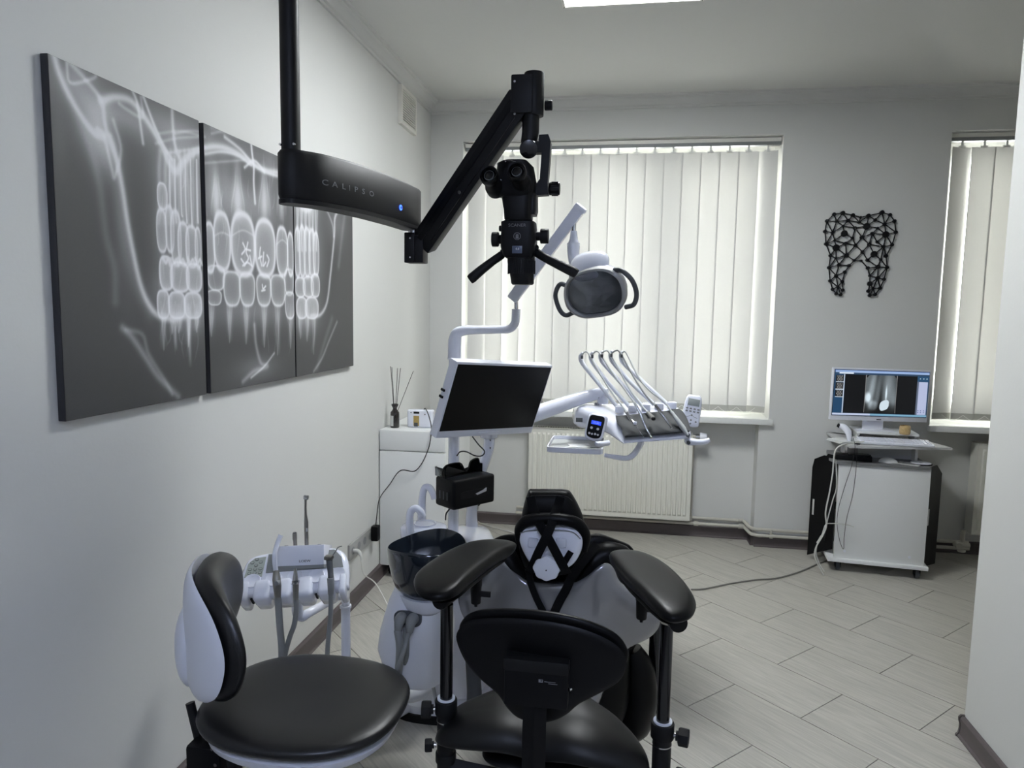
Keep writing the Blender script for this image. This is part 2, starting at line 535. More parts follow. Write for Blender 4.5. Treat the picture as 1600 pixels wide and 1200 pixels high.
def clip(poly, f):
    out = []
    for i in range(len(poly)):
        a, b_ = poly[i], poly[(i+1) % len(poly)]; fa, fb = f(a), f(b_)
        if fa >= 0:
            out.append(a)
        if (fa >= 0) != (fb >= 0):
            t = fa/(fa-fb); out.append((a[0]+(b_[0]-a[0])*t, a[1]+(b_[1]-a[1])*t))
    return out


LU, LV, G = .603, .3018, .0017
Mt = Matrix.Rotation(-PI/4, 4, 'Z')       # tile frame: x along (1,-1)
full = None
for k in range(-9, 20):
    v0 = 2.432+LV*k
    for j in range(-12, 12):
        u0 = -1.429+LU*j+(LU/2 if k % 2 else 0)
        c = Vector(((u0+LU/2+v0+LV/2)/math.sqrt(2), (v0+LV/2-u0-LU/2)/math.sqrt(2), 0))
        hw, hh = LU/2-G, LV/2-G
        q = [(-hw, -hh), (hw, -hh), (hw, hh), (-hw, hh)]
        R_ = [(c.x+(x+y)/math.sqrt(2), c.y+(y-x)/math.sqrt(2)) for x, y in q]
        inside = all(XL < x < XR and -.4 < y < YN for x, y in R_)
        if inside:
            if full is None:
                t = O('tile', B().prism(q, -.007, 0), M_tile, fl, 0, local=True); full = t
            else:
                t = full.copy(); COL.objects.link(t)
            t.parent = fl; t.location = c; t.rotation_euler = (0, 0, -PI/4)
            continue
        R_ = clip(R_, lambda p: p[0]-XL); R_ = R_ and clip(R_, lambda p: XR-p[0]); R_ = R_ and clip(R_, lambda p: p[1]+.4); R_ = R_ and clip(R_, lambda p: YN-p[1])
        if len(R_) < 3:
            continue
        ar = abs(sum(R_[i][0]*R_[(i+1) % len(R_)][1]-R_[(i+1) % len(R_)][0]*R_[i][1] for i in range(len(R_))))/2
        if ar < .003:
            continue
        q = [(((x-c.x)-(y-c.y))/math.sqrt(2), ((x-c.x)+(y-c.y))/math.sqrt(2)) for x, y in R_]
        t = O('tile', B().prism(q, -.007, 0), M_tile, fl, 0, local=True)
        t.location = c; t.rotation_euler = (0, 0, -PI/4)


def sweep(prof, a, b_, nrm, name, m, kind=True):
    "profile (out, up) swept from a to b along the wall, nrm = out of the wall"
    a, b_, nrm = Vector(a), Vector(b_), Vector(nrm)
    r = [[p+nrm*x+Vector((0, 0, z)) for x, z in prof] for p in (a, b_)]
    o = O(name, B().ring_loft(r), m, angle=30)
    return struct(o)


bp = [(0, 0), (.022, 0), (.022, .006), (.016, .012), (.013, .03), (.013, .05), (.016, .063), (.016, .072), (.010, .08), (0, .08)]
sweep(bp, (XL, .2, 0), (XL, YB, 0), (1, 0, 0), 'baseboard_left', M_base)
sweep(bp, (XL, YB, 0), (W1[0], YB, 0), (0, -1, 0), 'baseboard_back_corner', M_base)
sweep(bp, (W1[0], YN, 0), (.885, YN, 0), (0, -1, 0), 'baseboard_niche', M_base)
sweep(bp, (.885, YB-.012, 0), (W2[0], YB-.012, 0), (0, -1, 0), 'baseboard_back', M_base)
sweep(bp, (W2[0], YN, 0), (W2[1], YN, 0), (0, -1, 0), 'baseboard_niche_far', M_base)
sweep(bp, (.885, YN, 0), (.885, YB-.012, 0), (-1, 0, 0), 'baseboard_niche_side', M_base)
sweep(bp, (XP, YF, 0), (XP, YPE-.004, 0), (-1, 0, 0), 'baseboard_partition', M_base)
sweep([(0, 0), (.026, 0), (.026, .008), (.019, .014), (.016, .03), (.016, .05), (.02, .064), (.02, .076), (.012, .085), (0, .085)], (XP, YPE-.004, 0), (XP, YPE+.004, 0), (-1, 0, 0), 'trim_1', M_basecap)
cp = [(0, 0), (0, -.075), (.012, -.075), (.014, -.062), (.026, -.058), (.034, -.04), (.05, -.026), (.054, -.014), (.066, -.012), (.07, 0)]
sweep(cp, (XL, YF, ZC), (XL, YB, ZC), (1, 0, 0), 'trim_2', M_ceil)
sweep(cp, (XL, YB, ZC), (XR, YB, ZC), (0, -1, 0), 'trim_3', M_ceil)


# ------------------------------------------------------------------ windows, sills, blinds
def window(n, x0, x1):
    w = thing('window_%d' % n, 'white plastic window behind the %s vertical blind' % ('wide' if n == 1 else 'narrow'), 'window', ((x0+x1)/2, YG, ZS))
    w['kind'] = 'structure'
    b = B(); t = .06
    b.bb(x0, x1, YG-.03, YG+.03, ZS, ZS+t).bb(x0, x1, YG-.03, YG+.03, ZW-t, ZW).bb(x0, x0+t, YG-.03, YG+.03, ZS+t, ZW-t).bb(x1-t, x1, YG-.03, YG+.03, ZS+t, ZW-t)
    O('window_frame', b, M_frame, w)
    k = 3 if n == 1 else 2; wd = (x1-x0-2*t)/k
    for i in range(k):
        a = x0+t+i*wd; e = a+wd; s = .05
        b = B().bb(a, e, YG-.045, YG+.015, ZS+t, ZS+t+s).bb(a, e, YG-.045, YG+.015, ZW-t-s, ZW-t).bb(a, a+s, YG-.045, YG+.015, ZS+t+s, ZW-t-s).bb(e-s, e, YG-.045, YG+.015, ZS+t+s, ZW-t-s)
        sa = O('sash', b, M_frame, w)
        O('pane', B().bb(a+s-.005, e-s+.005, YG-.02, YG-.014, ZS+t+s-.005, ZW-t-s+.005), M_glass, sa)
    sl = O('window_sill', B().bb(x0+.001, x1-.001, YB+.001, YG-.03, ZS-.034, ZS).bb(x0-.012, x1+.02, YB-.035, YB-.001, ZS-.036, ZS+.001, .003), M_sill, w)
    return w


window(1, *W1); window(2, *W2)


def blind(name_label, x0, x1, n, first_open):
    yb = YB+.075
    r = thing('vertical_blind', name_label, 'blind', ((x0+x1)/2, yb, ZW-.05))
    O('head_rail', B().bb(x0+.006, x1-.006, yb-.022, yb+.022, ZW-.052, ZW-.012, .003), M_grey, r, label='grey head rail')
    O('valance', B().bb(x0+.004, x1-.004, yb-.028, yb-.024, ZW-.03, ZW-.006), M_vent, r)
    pitch = (x1-x0-.05)/n; z1, z0 = ZW-.085, ZS+.035; wslat = pitch*1.08
    rnd = random.Random(3)
    for i in range(n):
        cx = x0+.03+pitch*(i+.5); a = math.radians(-3.5+rnd.uniform(-.8, .8))
        if i in first_open:
            a = math.radians(first_open[i])
        K = 6; vs = []
        bnd = rnd.uniform(.001, .003)
        rings = []
        for z in (z0, z0+.045, (z0+z1)/2, z1):
            ring = []
            for sgn in (1, -1):
                for k in range(K+1):
                    s = (k/K-.5)*sgn*-1; x = s*wslat; y = bnd*(1-4*s*s)*1.0+(.0005*sgn)
                    ring.append(Vector((cx+x*math.cos(a)-y*math.sin(a), yb+x*math.sin(a)+y*math.cos(a), z)))
            rings.append(ring)
        sl = O('slat', B().ring_loft(rings), M_fabric, r, 50)
        # sewn pocket with its weight plate
        ring2 = []
        for z in (z0-.001, z0+.04):
            ring = []
            for sgn in (1, -1):
                for k in range(K+1):
                    s = (k/K-.5)*sgn*-1*.985; x = s*wslat; y = bnd*(1-4*s*s)+(.0022*sgn)
                    ring.append(Vector((cx+x*math.cos(a)-y*math.sin(a), yb+x*math.sin(a)+y*math.cos(a), z)))
            ring2.append(ring)
        O('weight_pocket', B().ring_loft(ring2), M_hem, sl, 50)
        O('carrier_clip', B().bb(cx-.006, cx+.006, yb-.004, yb+.004, z1-.004, ZW-.05).bb(cx-.02, cx+.02, yb-.003, yb+.003, z1-.006, z1+.008), M_frame, sl)
    b = B()
    for i in range(n-1):
        c0 = x0+.03+pitch*(i+.5)
        pts = [(c0+pitch*t, yb-.012, z0+.03-.034*math.sin(PI*t)) for t in (0, .2, .4, .6, .8, 1)]
        b.tube(pts, .0013, 5, 3)
    O('bead_chain', b, M_frame, r)
    return r


blind('white fabric vertical blind of the wide window behind the dental lamp', W1[0], W1[1], 17, {0: 26, 1: -14, 2: -10, 16: -22})
blind('white fabric vertical blind of the narrow window right of the cart monitor', W2[0], W2[1], 9, {0: 20})


# ------------------------------------------------------------------ radiators and pipes
def radiator(x0, x1, z0, z1, yf, label, yw):
    r = thing('radiator', label, 'radiator', ((x0+x1)/2, yf+.05, z0))
    n = int((x1-x0-.04)/.0333); p = (x1-x0-.04)/n
    pts = [(x0, 0)]
    for i in range(n):
        a = x0+.02+i*p
        pts += [(a, 0), (a+p*.12, -.0), (a+p*.28, -.009), (a+p*.72, -.009), (a+p*.88, 0)]
    pts.append((x1, 0))
    # front plate: flat margins, fluted field
    def ring(z, k):
        return [Vector((x, yf+y*k, z)) for x, y in pts]+[Vector((x, yf+.012, z)) for x, y in reversed(pts)]
    O('front_plate', B().ring_loft([ring(z0, 0), ring(z0+.03, 0), ring(z0+.042, 1), ring(z1-.042, 1), ring(z1-.03, 0), ring(z1, 0)]), M_rad, r, 30)
    O('rear_plate', B().bb(x0, x1, yf+.085, yf+.097, z0, z1), M_rad, r)
    O('side_panel', B().bb(x0-.002, x0+.001, yf-.0, yf+.098, z0, z1, .0), M_rad, r)
    O('side_panel', B().bb(x1-.001, x1+.002, yf-.0, yf+.098, z0, z1, .0), M_rad, r)
    b = B().bb(x0, x1, yf+.0, yf+.012, z1-.004, z1+.004).bb(x0, x1, yf+.086, yf+.097, z1-.004, z1+.004)
    m = int((x1-x0)/.018)
    for i in range(m):
        b.bb(x0+.009+i*(x1-x0-.018)/m, x0+.009+i*(x1-x0-.018)/m+.007, yf+.012, yf+.086, z1-.003, z1+.001)
    O('top_grille', b, M_rad, r, 0)
    b = B()
    for z in (z0+.12, z1-.12):
        for x in (x0+.15, x1-.15):
            b.bb(x-.015, x+.015, yf+.097, yw, z-.02, z+.02)
    O('wall_bracket', b, M_rad, r, 0)
    return r


ra = radiator(-.655, .462, .135, .735, 4.85, 'white fluted panel radiator under the wide window', YN)
radiator(2.235, 3.05, .16, .75, 4.85, 'white panel radiator mostly hidden behind the partition wall', YN)
b = B()
py = YN-.045; pb_ = YB-.05
for dz, dy in ((.10, 0), (.135, .018)):
    b.tube([(-.75, py+dy, dz), (.80, py+dy, dz)], .011, 12, 0)
    b.tube([(.80, py+dy, dz), (.835, py+dy, dz-.002), (.862, pb_+dy+.03, dz-.014), (.90, pb_+dy, dz-.016), (.93, pb_+dy, dz-.016)], .012, 12, 4)
    b.tube([(.93, pb_+dy, dz-.016), (2.2, pb_+dy, dz-.016)], .011, 12, 0)
b.tube([(.474, YN-.03, .11), (.474, YN-.03, .64), (.474, YN-.045, .655), (.455, YN-.06, .66)], .011, 12, 3)
b.cyl((.80, py, .10), (.83, py, .10), .017).cyl((.99, pb_, .07), (.99, pb_, .13), .006).cyl((.98, pb_, .084), (1.0, pb_, .084), .016)
b.cyl((.50, py, .10), (.53, py, .10), .016).cyl((.474, YN-.03, .12), (.474, YN-.03, .15), .016)
tag(O('heating_pipe', b, M_pipe), 'painted heating pipes running along the back wall above the baseboard', 'pipe')
v = thing('radiator_valve', 'pale radiator valve at the pipe end beside the partition', 'valve', (2.17, pb_+.04, .07))
O('body', B().cyl((2.12, pb_, .105), (2.2, pb_, .105), .016).cyl((2.165, pb_+.02, .06), (2.165, pb_+.02, .2), .014).cyl((2.13, pb_-.03, .105), (2.13, pb_+.02, .105), .02), M_pipe, v)
O('cap', B().cyl((2.165, pb_+.02, .055), (2.165, pb_+.02, .085), .024, bev=.004), M_vent, v)
v = thing('thermostatic_valve', 'white round thermostatic head at the end of the fluted radiator', 'valve', P(1096, 683, 4.86))
p = P(1096, 683, 4.86)
O('head', B().cyl(p+Vector((-.012, 0, 0)), p+Vector((.035, 0, 0)), .03, .026, bev=.005), M_white, v)
O('collar', B().cyl(p+Vector((-.04, 0, 0)), p+Vector((-.01, 0, 0)), .02), M_metal, v)
O('stem', B().cyl(p+Vector((-.05, .01, -.05)), p+Vector((-.02, .01, 0)), .01).cyl((.464, p.y, p.z), p+Vector((-.03, 0, 0)), .011), M_pipe, v)

# ------------------------------------------------------------------ ceiling panels
def panel(x0, x1, y0, y1, m, label):
    r = thing('ceiling_light', label, 'ceiling light', ((x0+x1)/2, (y0+y1)/2, ZC))
    f = .014
    O('frame', B().bb(x0-f, x1+f, y0-f, y0, ZC-.03, ZC-.001).bb(x0-f, x1+f, y1, y1+f, ZC-.03, ZC-.001).bb(x0-f, x0, y0, y1, ZC-.03, ZC-.001).bb(x1, x1+f, y0, y1, ZC-.03, ZC-.001), M_vent, r)
    O('diffuser', B().bb(x0, x1, y0, y1, ZC-.026, ZC-.02), m, r, 0)
    b = B()
    for x in (x0-f*.5, x1+f*.5):
        for y in (y0-f*.5, y1+f*.5):
            b.cyl((x, y, ZC-.031), (x, y, ZC-.0295), .003, n=8)
    O('corner_screw', b, M_dark, r)


pa, pb2 = PZ(883.6, 11, ZC-.03), PZ(1083, 3.3, ZC-.03)
panel(pa.x, pa.x+.595, pa.y-.595, pa.y, M_led, 'lit square ceiling panel light at the top edge of the view')
panel(-.1, .495, -1.15, -.555, M_led2, 'square ceiling panel light over the near end of the room')

# ------------------------------------------------------------------ vent grille on the left wall
r = thing('vent_grille', 'small white louvred vent grille high on the left wall', 'vent', (XL, 4.28, 2.77))
y0, y1, z0, z1, xv = 4.11, 4.46, 2.64, 2.865, XL
y0, y1 = 4.14, 4.44
O('frame', B().bb(xv, xv+.022, y0, y0+.022, z0, z1).bb(xv, xv+.022, y1-.022, y1, z0, z1).bb(xv, xv+.022, y0+.022, y1-.022, z0, z0+.02).bb(xv, xv+.022, y0+.022, y1-.022, z1-.02, z1), M_vent, r, 0)
O('backing', B().bb(xv+.001, xv+.003, y0+.02, y1-.02, z0+.02, z1-.02), M_dark, r, 0)
for i in range(13):
    z = z0+.027+i*(z1-z0-.054)/12
    O('louvre', B().bb(xv+.010, xv+.019, y0+.022, y1-.022, z-.0032, z+.0032), M_vent, r, 0)
O('divider', B().bb(xv+.004, xv+.012, (y0+y1)/2-.002, (y0+y1)/2+.002, z0+.02, z1-.02), M_vent, r, 0)

# ------------------------------------------------------------------ socket strip and plugs
p0, p1 = PX(543, 850, XL), PX(545, 878, XL)
r = thing('socket_strip', 'silver grey row of wall sockets low on the left wall', 'socket', (XL, 3.5, .3))
zc = (p0.z+p1.z)/2; sy0 = p0.y; 
O('plate', B().bb(XL, XL+.012, sy0, sy0+.42, zc-.042, zc+.042, .003), M_socket, r)
for k in range(5):
    y = sy0+.045+k*.082
    O('socket_well', B().cyl((XL+.0125, y, zc), (XL+.002, y, zc), .021, .019, n=24), M_grey, r)
y = sy0+.045
r = thing('power_plug', 'pale plug with a white cord in the nearest wall socket', 'plug', (XL+.013, y, zc))
O('body', B().tube([(XL+.0130, y, zc), (XL+.035, y, zc), (XL+.05, y-.004, zc-.008), (XL+.06, y-.01, zc-.03), (XL+.06, y-.012, zc-.05)], [.010, .011, .009, .006, .004], 14, 4), M_cablew, r)
u = PZ(608, 925, .1)
O('cord', B().tube([(XL+.06, y-.012, zc-.048), (XL+.07, y, zc-.12), (XL+.13, y+.02, .12), (XL+.25, y-.1, .03), (-.98, y-.35, .012), (-.93, 2.75, .012)], .003, 8, 8), M_cablew, r)
yy = PX(578, 838, XL).y
r = thing('power_adapter', 'black power adapter plugged into the farthest wall socket', 'adapter', (XL+.013, yy, zc))
O('body', B().box((XL+.033, yy, zc+.01), (.042, .05, .085), bevel=.01), M_blackp, r)
q = [(XL+.035, yy, zc+.05), (XL+.04, yy, zc+.1), (XL+.05, yy+.02, .5), (-1.3, 3.76, .56), (-1.24, 3.77, .64), P(650, 735, 3.77), P(668, 705, 3.775), P(674, 672, 3.78), P(670, 650, 3.85), P(664, 638, 3.92), P(661, 648, 3.95)]
O('cord', B().tube(q, .0028, 8, 8), M_cableb, r)

# ------------------------------------------------------------------ tooth ornament
nd = [(250,110),(352,95),(470,122),(560,145),(652,128),(812,90),(905,117),(958,190),(973,322),(929,470),(858,600),(871,735),(833,873),(788,977),(730,1050),(667,1062),(650,1010),(668,925),(668,830),(645,740),(568,655),(485,652),(425,712),(375,788),(345,900),(350,1000),(327,1052),(275,1042),(232,990),(202,890),(187,737),(208,595),(155,458),(142,312),(165,188),(278,192),(413,184),(543,203),(732,178),(843,228),(632,250),(760,272),(855,348),(698,335),(752,435),(830,493),(659,463),(577,380),(495,272),(355,248),(370,335),(465,390),(232,326),(256,417),(273,502),(386,452),(502,475),(583,552),(718,577),(640,647),(795,640),(763,727),(760,858),(706,980),(392,592),(270,627),(305,702),(272,828),(293,958)]
ed = [(i, (i+1) % 35) for i in range(35)]+[(0,35),(1,35),(1,36),(2,36),(2,37),(3,37),(4,37),(4,40),(4,38),(5,38),(5,39),(6,39),(7,39),(8,39),(34,35),(35,36),(36,37),(37,40),(38,40),(38,39),(39,41),(39,42),(40,41),(41,42),(41,43),(42,43),(42,8),(42,9),(42,45),(42,44),(43,44),(44,45),(45,9),(45,10),(45,60),(46,45),(46,43),(43,47),(46,47),(46,57),(46,58),(47,48),(47,40),(47,56),(48,36),(48,40),(48,49),(48,51),(49,35),(49,36),(49,50),(49,52),(50,51),(50,53),(51,56),(51,55),(52,34),(52,33),(52,35),(52,32),(52,53),(53,32),(53,55),(53,54),(54,32),(54,31),(54,55),(54,64),(54,65),(55,56),(55,64),(56,64),(56,57),(57,21),(57,59),(58,45),(58,59),(58,60),(59,61),(60,61),(60,11),(61,19),(61,11),(61,18),(61,62),(62,18),(62,11),(62,12),(62,17),(62,63),(62,13),(63,17),(63,16),(63,15),(63,14),(63,13),(64,65),(64,66),(64,21),(65,31),(65,30),(65,66),(66,30),(66,22),(66,67),(67,30),(67,29),(67,23),(67,24),(67,68),(68,29),(68,24),(68,28),(68,27),(68,26),(68,25)]
big = {40: 35, 42: 35, 54: 34, 50: 33, 58: 33, 64: 24, 5: 23, 1: 22, 61: 24, 17: 26, 4: 22, 2: 21, 10: 20, 47: 22, 62: 22, 3: 12, 37: 15, 41: 13, 44: 13, 53: 13, 65: 13, 20: 12, 21: 14, 18: 14, 49: 14, 51: 14, 60: 14, 63: 14, 68: 14}
YT = YB-.012
np_ = [P(1270+x/7.5, 320+y/7.5, YT) for x, y in nd]
b = B(); k = .581/1000*1.0
for i, p in enumerate(np_):
    rr = big.get(i, 18)*k*1.0
    b.cyl(p+Vector((0, .010, 0)), p+Vector((0, -.006, 0)), rr, n=16)
for i, j in ed:
    a, c = np_[i], np_[j]; d = c-a; L_ = d.length; ang = math.atan2(d.z, d.x); mM = Matrix.Translation((a+c)/2) @ Matrix.Rotation(-ang, 4, 'Y')
    b.box((0, 0, 0), (L_, .007, .0052), M=mM)
tag(O('wall_ornament', b, M_black), 'black tooth shaped wire ornament on the back wall between the windows', 'ornament')

# ================================================================== radiograph canvases on the left wall
AX = XL+.021
def art(px, py):
    "crop position on the photograph's print -> metres along the print"
    p = PX(40+px/1.9352, 60+py/1.9352, AX); return (p.y-1.49, p.z-1.24)


cv = Canvas(1.92, .91, .003, .235)
S = 1/1.9352/560          # rough metres per crop pixel, corrected per stroke
def st(pts, w, a, **k):
    cv.stroke([art(*p) for p in pts], w, a, **k)
def tt(x0, x1, y0, y1, fill=.32, rim=.42, n=2.6, taper=0, rw=.09):
    a, c = art(x0, (y0+y1)/2), art(x1, (y0+y1)/2); m = art((x0+x1)/2, y0); q = art((x0+x1)/2, y1)
    cv.tooth((a[0]+c[0])/2, (m[1]+q[1])/2, abs(c[0]-a[0])/2, abs(m[1]-q[1])/2, fill, rim, n, taper, rw)
def bl(x, y, rx, ry, amp, p=1.0, rot=0):
    a = art(x, y); e = art(x+rx, y); f = art(x, y-ry)
    cv.blob(a[0], a[1], abs(e[0]-a[0]), abs(f[1]-a[1]), amp, p, rot)
# soft masses
bl(205, 260, 55, 90, .42); bl(235, 340, 40, 90, .30); bl(140, 130, 60, 70, .28); bl(470, 560, 75, 240, .22, 1.6); bl(660, 640, 130, 200, .16, 1.8); bl(270, 230, 90, 40, .22); bl(440, 400, 60, 70, .2); bl(350, 290, 60, 50, .12); bl(420, 260, 120, 40, .14)
bl(660, 500, 110, 60, .16); bl(600, 430, 25, 110, .14); bl(740, 430, 22, 110, .14); bl(560, 420, 20, 120, .16); bl(100, 300, 20, 100, .05); bl(410, 600, 25, 120, .12); bl(400, 760, 30, 60, .14)
bl(850, 640, 45, 190, .24, 1.6); bl(640, 340, 160, 50, .20); bl(470, 330, 70, 50, .22); bl(655, 470, 90, 70, .10); bl(490, 830, 60, 80, .22); bl(690, 830, 130, 50, .18); bl(850, 840, 40, 60, .18); bl(840, 510, 40, 30, .25)
bl(700, 1000, 60, 40, .18); bl(940, 560, 30, 60, .15); bl(280, 560, 20, 160, .05); bl(300, 640, 25, 180, .07)
# jaw outline, palate and skull lines
st([(250, 300), (272, 370), (290, 460), (305, 560), (322, 650), (342, 740), (365, 800), (395, 840), (430, 852), (478, 845)], .011, .5)
st([(262, 330), (282, 470), (300, 600), (335, 750), (375, 830)], .026, .16)
st([(862, 842), (890, 838), (910, 800), (920, 720), (932, 600), (935, 540), (960, 500)], .010, .5)
st([(945, 690), (955, 600), (965, 520)], .016, .14)
st([(82, 50), (95, 100), (120, 160), (160, 230), (200, 285), (232, 300)], .010, .45); st([(120, 75), (130, 135), (180, 130), (210, 112), (180, 70)], .005, .35)
st([(80, 60), (150, 230), (190, 330), (220, 450), (240, 600), (265, 700), (268, 800)], .016, .14)
st([(130, 75), (180, 130), (225, 190), (235, 250), (240, 290), (215, 280)], .008, .35)
st([(225, 192), (270, 180), (320, 195), (370, 260), (410, 330), (435, 385), (455, 403), (475, 375), (510, 345), (560, 330), (600, 333), (640, 350), (680, 378), (720, 400), (768, 408)], .012, .52)
st([(600, 300), (650, 340), (690, 385), (740, 412), (768, 420)], .007, .45); st([(540, 352), (590, 345), (640, 356), (680, 385)], .006, .4)
st([(320, 160), (335, 200), (345, 270), (352, 320)], .006, .45); st([(352, 175), (380, 250), (410, 320), (440, 370)], .006, .5)
st([(440, 215), (442, 260), (448, 320), (460, 360)], .008, .4); st([(280, 200), (300, 215), (350, 240), (345, 180)], .006, .28)
st([(235, 300), (258, 400), (266, 420), (285, 340), (262, 250)], .007, .3)
st([(680, 318), (683, 350), (688, 390), (688, 440), (692, 500)], .007, .6); st([(660, 392), (690, 372), (720, 405)], .006, .5)
for k, (x, y, x2, y2) in enumerate([(400, 290, 540, 300), (390, 320, 520, 300), (420, 350, 540, 330), (560, 290, 640, 300), (450, 290, 535, 285), (530, 380, 660, 370)]):
    st([(x, y), ((x+x2)/2, (y+y2)/2-12+6*(k % 3)), (x2, y2)], .005, .2)
st([(820, 500), (850, 520), (870, 505)], .012, .5); st([(900, 500), (925, 560), (930, 600)], .008, .3)
st([(560, 270), (620, 290), (690, 315), (760, 350)], .012, .16)
# lower border of the chin
st([(290, 880), (320, 910), (360, 970), (400, 1030), (460, 1088)], .012, .3); st([(300, 885), (350, 900), (370, 960), (420, 1040), (440, 1080)], .008, .2)
st([(940, 860), (915, 920), (895, 970), (870, 1010)], .008, .28); st([(925, 850), (900, 930), (880, 1000)], .016, .12)
st([(690, 870), (695, 930), (710, 985), (730, 995), (690, 1010), (655, 1042)], .01, .28); st([(750, 955), (720, 995), (680, 1030)], .005, .4)
# roots
rr = random.Random(11)
for x in (400, 418, 432, 446, 460, 474, 488, 502, 516):
    st([(x, 560), (x+2, 480), (x+rr.uniform(-4, 6), 400), (x+4, 345)], .010, .24, fade=False)
for x, y in ((436, 555), (452, 560), (470, 540), (484, 560), (500, 575), (518, 560)):
    st([(x-4, 370), (x-3, 460), (x-1, 530), (x+1, y)], .0035, .5)
for x in (822, 834, 846, 858, 868, 878):
    st([(x, 640), (x+1, 570), (x+2, 520)], .010, .3); st([(x-3, 515), (x-2, 580), (x+1, 645)], .004, .45)
for x, t, w in ((575, 430, 16), (640, 410, 20), (720, 430, 18), (772, 450, 14)):
    st([(x, 560), (x, 500), (x-2, t), (x-3, t-60)], w/900, .26, fade=True); st([(x-w, 540), (x-w*.9, 500), (x-w*.5, 450), (x-w*.3, t-20)], .004, .16, fade=True); st([(x+w, 540), (x+w*.9, 500), (x+w*.5, 450), (x+w*.3, t-20)], .004, .16, fade=True); bl(x, 490, w*.9, 60, .22, 1.5)
for x in (415, 440, 460, 490, 515, 560, 615, 665, 720, 760, 800, 830, 850, 870):
    L_ = rr.uniform(90, 160); st([(x, 800), (x+rr.uniform(-3, 3), 800+L_*.6), (x+rr.uniform(-5, 5), 800+L_)], .012, .22, fade=True)
    st([(x-9, 800), (x-5, 850), (x, 800+L_)], .003, .13); st([(x+9, 800), (x+5, 850), (x, 800+L_)], .003, .13); bl(x, 840, 9, 40, .2)
st([(490, 800), (492, 900), (496, 1000)], .008, .4, fade=True); st([(450, 820), (450, 900), (453, 950)], .006, .35, fade=True)
# crowns, back teeth first
for a in ((395, 425, 440, 520), (393, 424, 520, 650), (420, 446, 510, 650), (436, 468, 525, 690), (458, 492, 560, 690), (482, 518, 570, 695), (510, 528, 575, 700)):
    tt(*a, fill=.46, rim=.34)
for a in ((402, 442, 662, 765), (436, 492, 680, 770), (484, 530, 685, 770), (395, 432, 765, 850), (430, 480, 770, 850), (478, 530, 772, 850)):
    tt(*a, fill=.52, rim=.36, n=3)
for x in (425, 450, 470, 500, 522):
    st([(x-12, 668), (x-4, 682), (x+3, 672), (x+9, 688)], .005, .5)
for a in ((812, 830, 575, 725), (826, 845, 570, 725), (840, 860, 575, 725), (855, 875, 580, 725), (868, 886, 590, 720), (814, 845, 725, 785), (838, 870, 722, 785), (862, 888, 715, 785), (818, 850, 785, 850), (845, 884, 785, 850)):
    tt(*a, fill=.46, rim=.36)
for a in ((548, 600, 690, 765), (597, 647, 708, 812), (646, 691, 712, 812), (697, 740, 716, 812), (740, 783, 718, 812), (782, 808, 700, 780), (548, 590, 765, 810), (783, 812, 770, 850)):
    tt(*a, fill=.40, rim=.40, n=3, taper=.1)
for a in ((539, 570, 560, 710), (790, 808, 590, 720), (757, 791, 573, 720), (567, 617, 530, 705), (692, 753, 552, 722), (620, 691, 532, 719)):
    tt(*a, fill=.47, rim=.52, n=2.5)
st([(620, 600), (655, 583), (690, 600)], .004, .2); st([(568, 600), (592, 590), (616, 600)], .004, .2); st([(757, 625), (774, 612), (790, 625)], .004, .2)
for q in ([(655, 622), (662, 640), (652, 655)], [(670, 620), (665, 650), (672, 668), (660, 690)], [(650, 670), (658, 682)], [(676, 660), (682, 690)], [(664, 640), (678, 644)], [(655, 690), (668, 680), (684, 692)],
          [(708, 635), (706, 660), (712, 690)], [(718, 650), (716, 690), (724, 680)], [(728, 658), (734, 672), (728, 692)], [(702, 668), (712, 662)], [(714, 748), (716, 760), (724, 752)], [(712, 766), (722, 764)]):
    st(q, .0035, .8, smooth=3)
nz = np.random.RandomState(4)
for _ in range(60):        # fine fibrous streaks
    x = nz.uniform(395, 530) if nz.rand() < .5 else nz.uniform(540, 885); y = nz.uniform(330, 900)
    st([(x, y), (x+nz.uniform(-8, 8), y+40), (x+nz.uniform(-12, 12), y+nz.uniform(60, 110))], .003, .12, smooth=3, fade=True)
val = .262+np.clip(cv.a-.235, 0, 2)
val = val*(.97+.03*nz.rand(*val.shape)); val = np.where(val > .8, .8+(val-.8)*.3, val)
val = np.clip(val*1.0, 0, .93)
img = np.stack([val, val, val*1.015], 2)
for (y0, y1), lb in (((1.516, 2.106), 'dark canvas print of a jaw radiograph, nearest of the three on the left wall'), ((2.130, 2.736), 'dark canvas print of a jaw radiograph with the front teeth, middle of the three'), ((2.744, 3.367), 'dark canvas print of a jaw radiograph, farthest of the three toward the window')):
    r = thing('canvas_print', lb, 'wall art', (XL, (y0+y1)/2, 1.263), group='radiograph canvases on the left wall')
    O('stretched_canvas', B().bb(XL+.001, AX, y0, y1, 1.261, 2.130, .002), mat('canvas_edge', (46, 46, 49), .6), r)
    i0, i1 = int((y0-1.49)/.003), int((y1-1.49)/.003)
    j0, j1 = int((1.261-1.24)/.003), int((2.130-1.24)/.003)
    printed_grid('print', img[j0:j1, i0:i1], (AX, y0+.001, 1.2625), (0, y1-y0-.002, 0), (0, 0, .866), M_print, r, .0012)

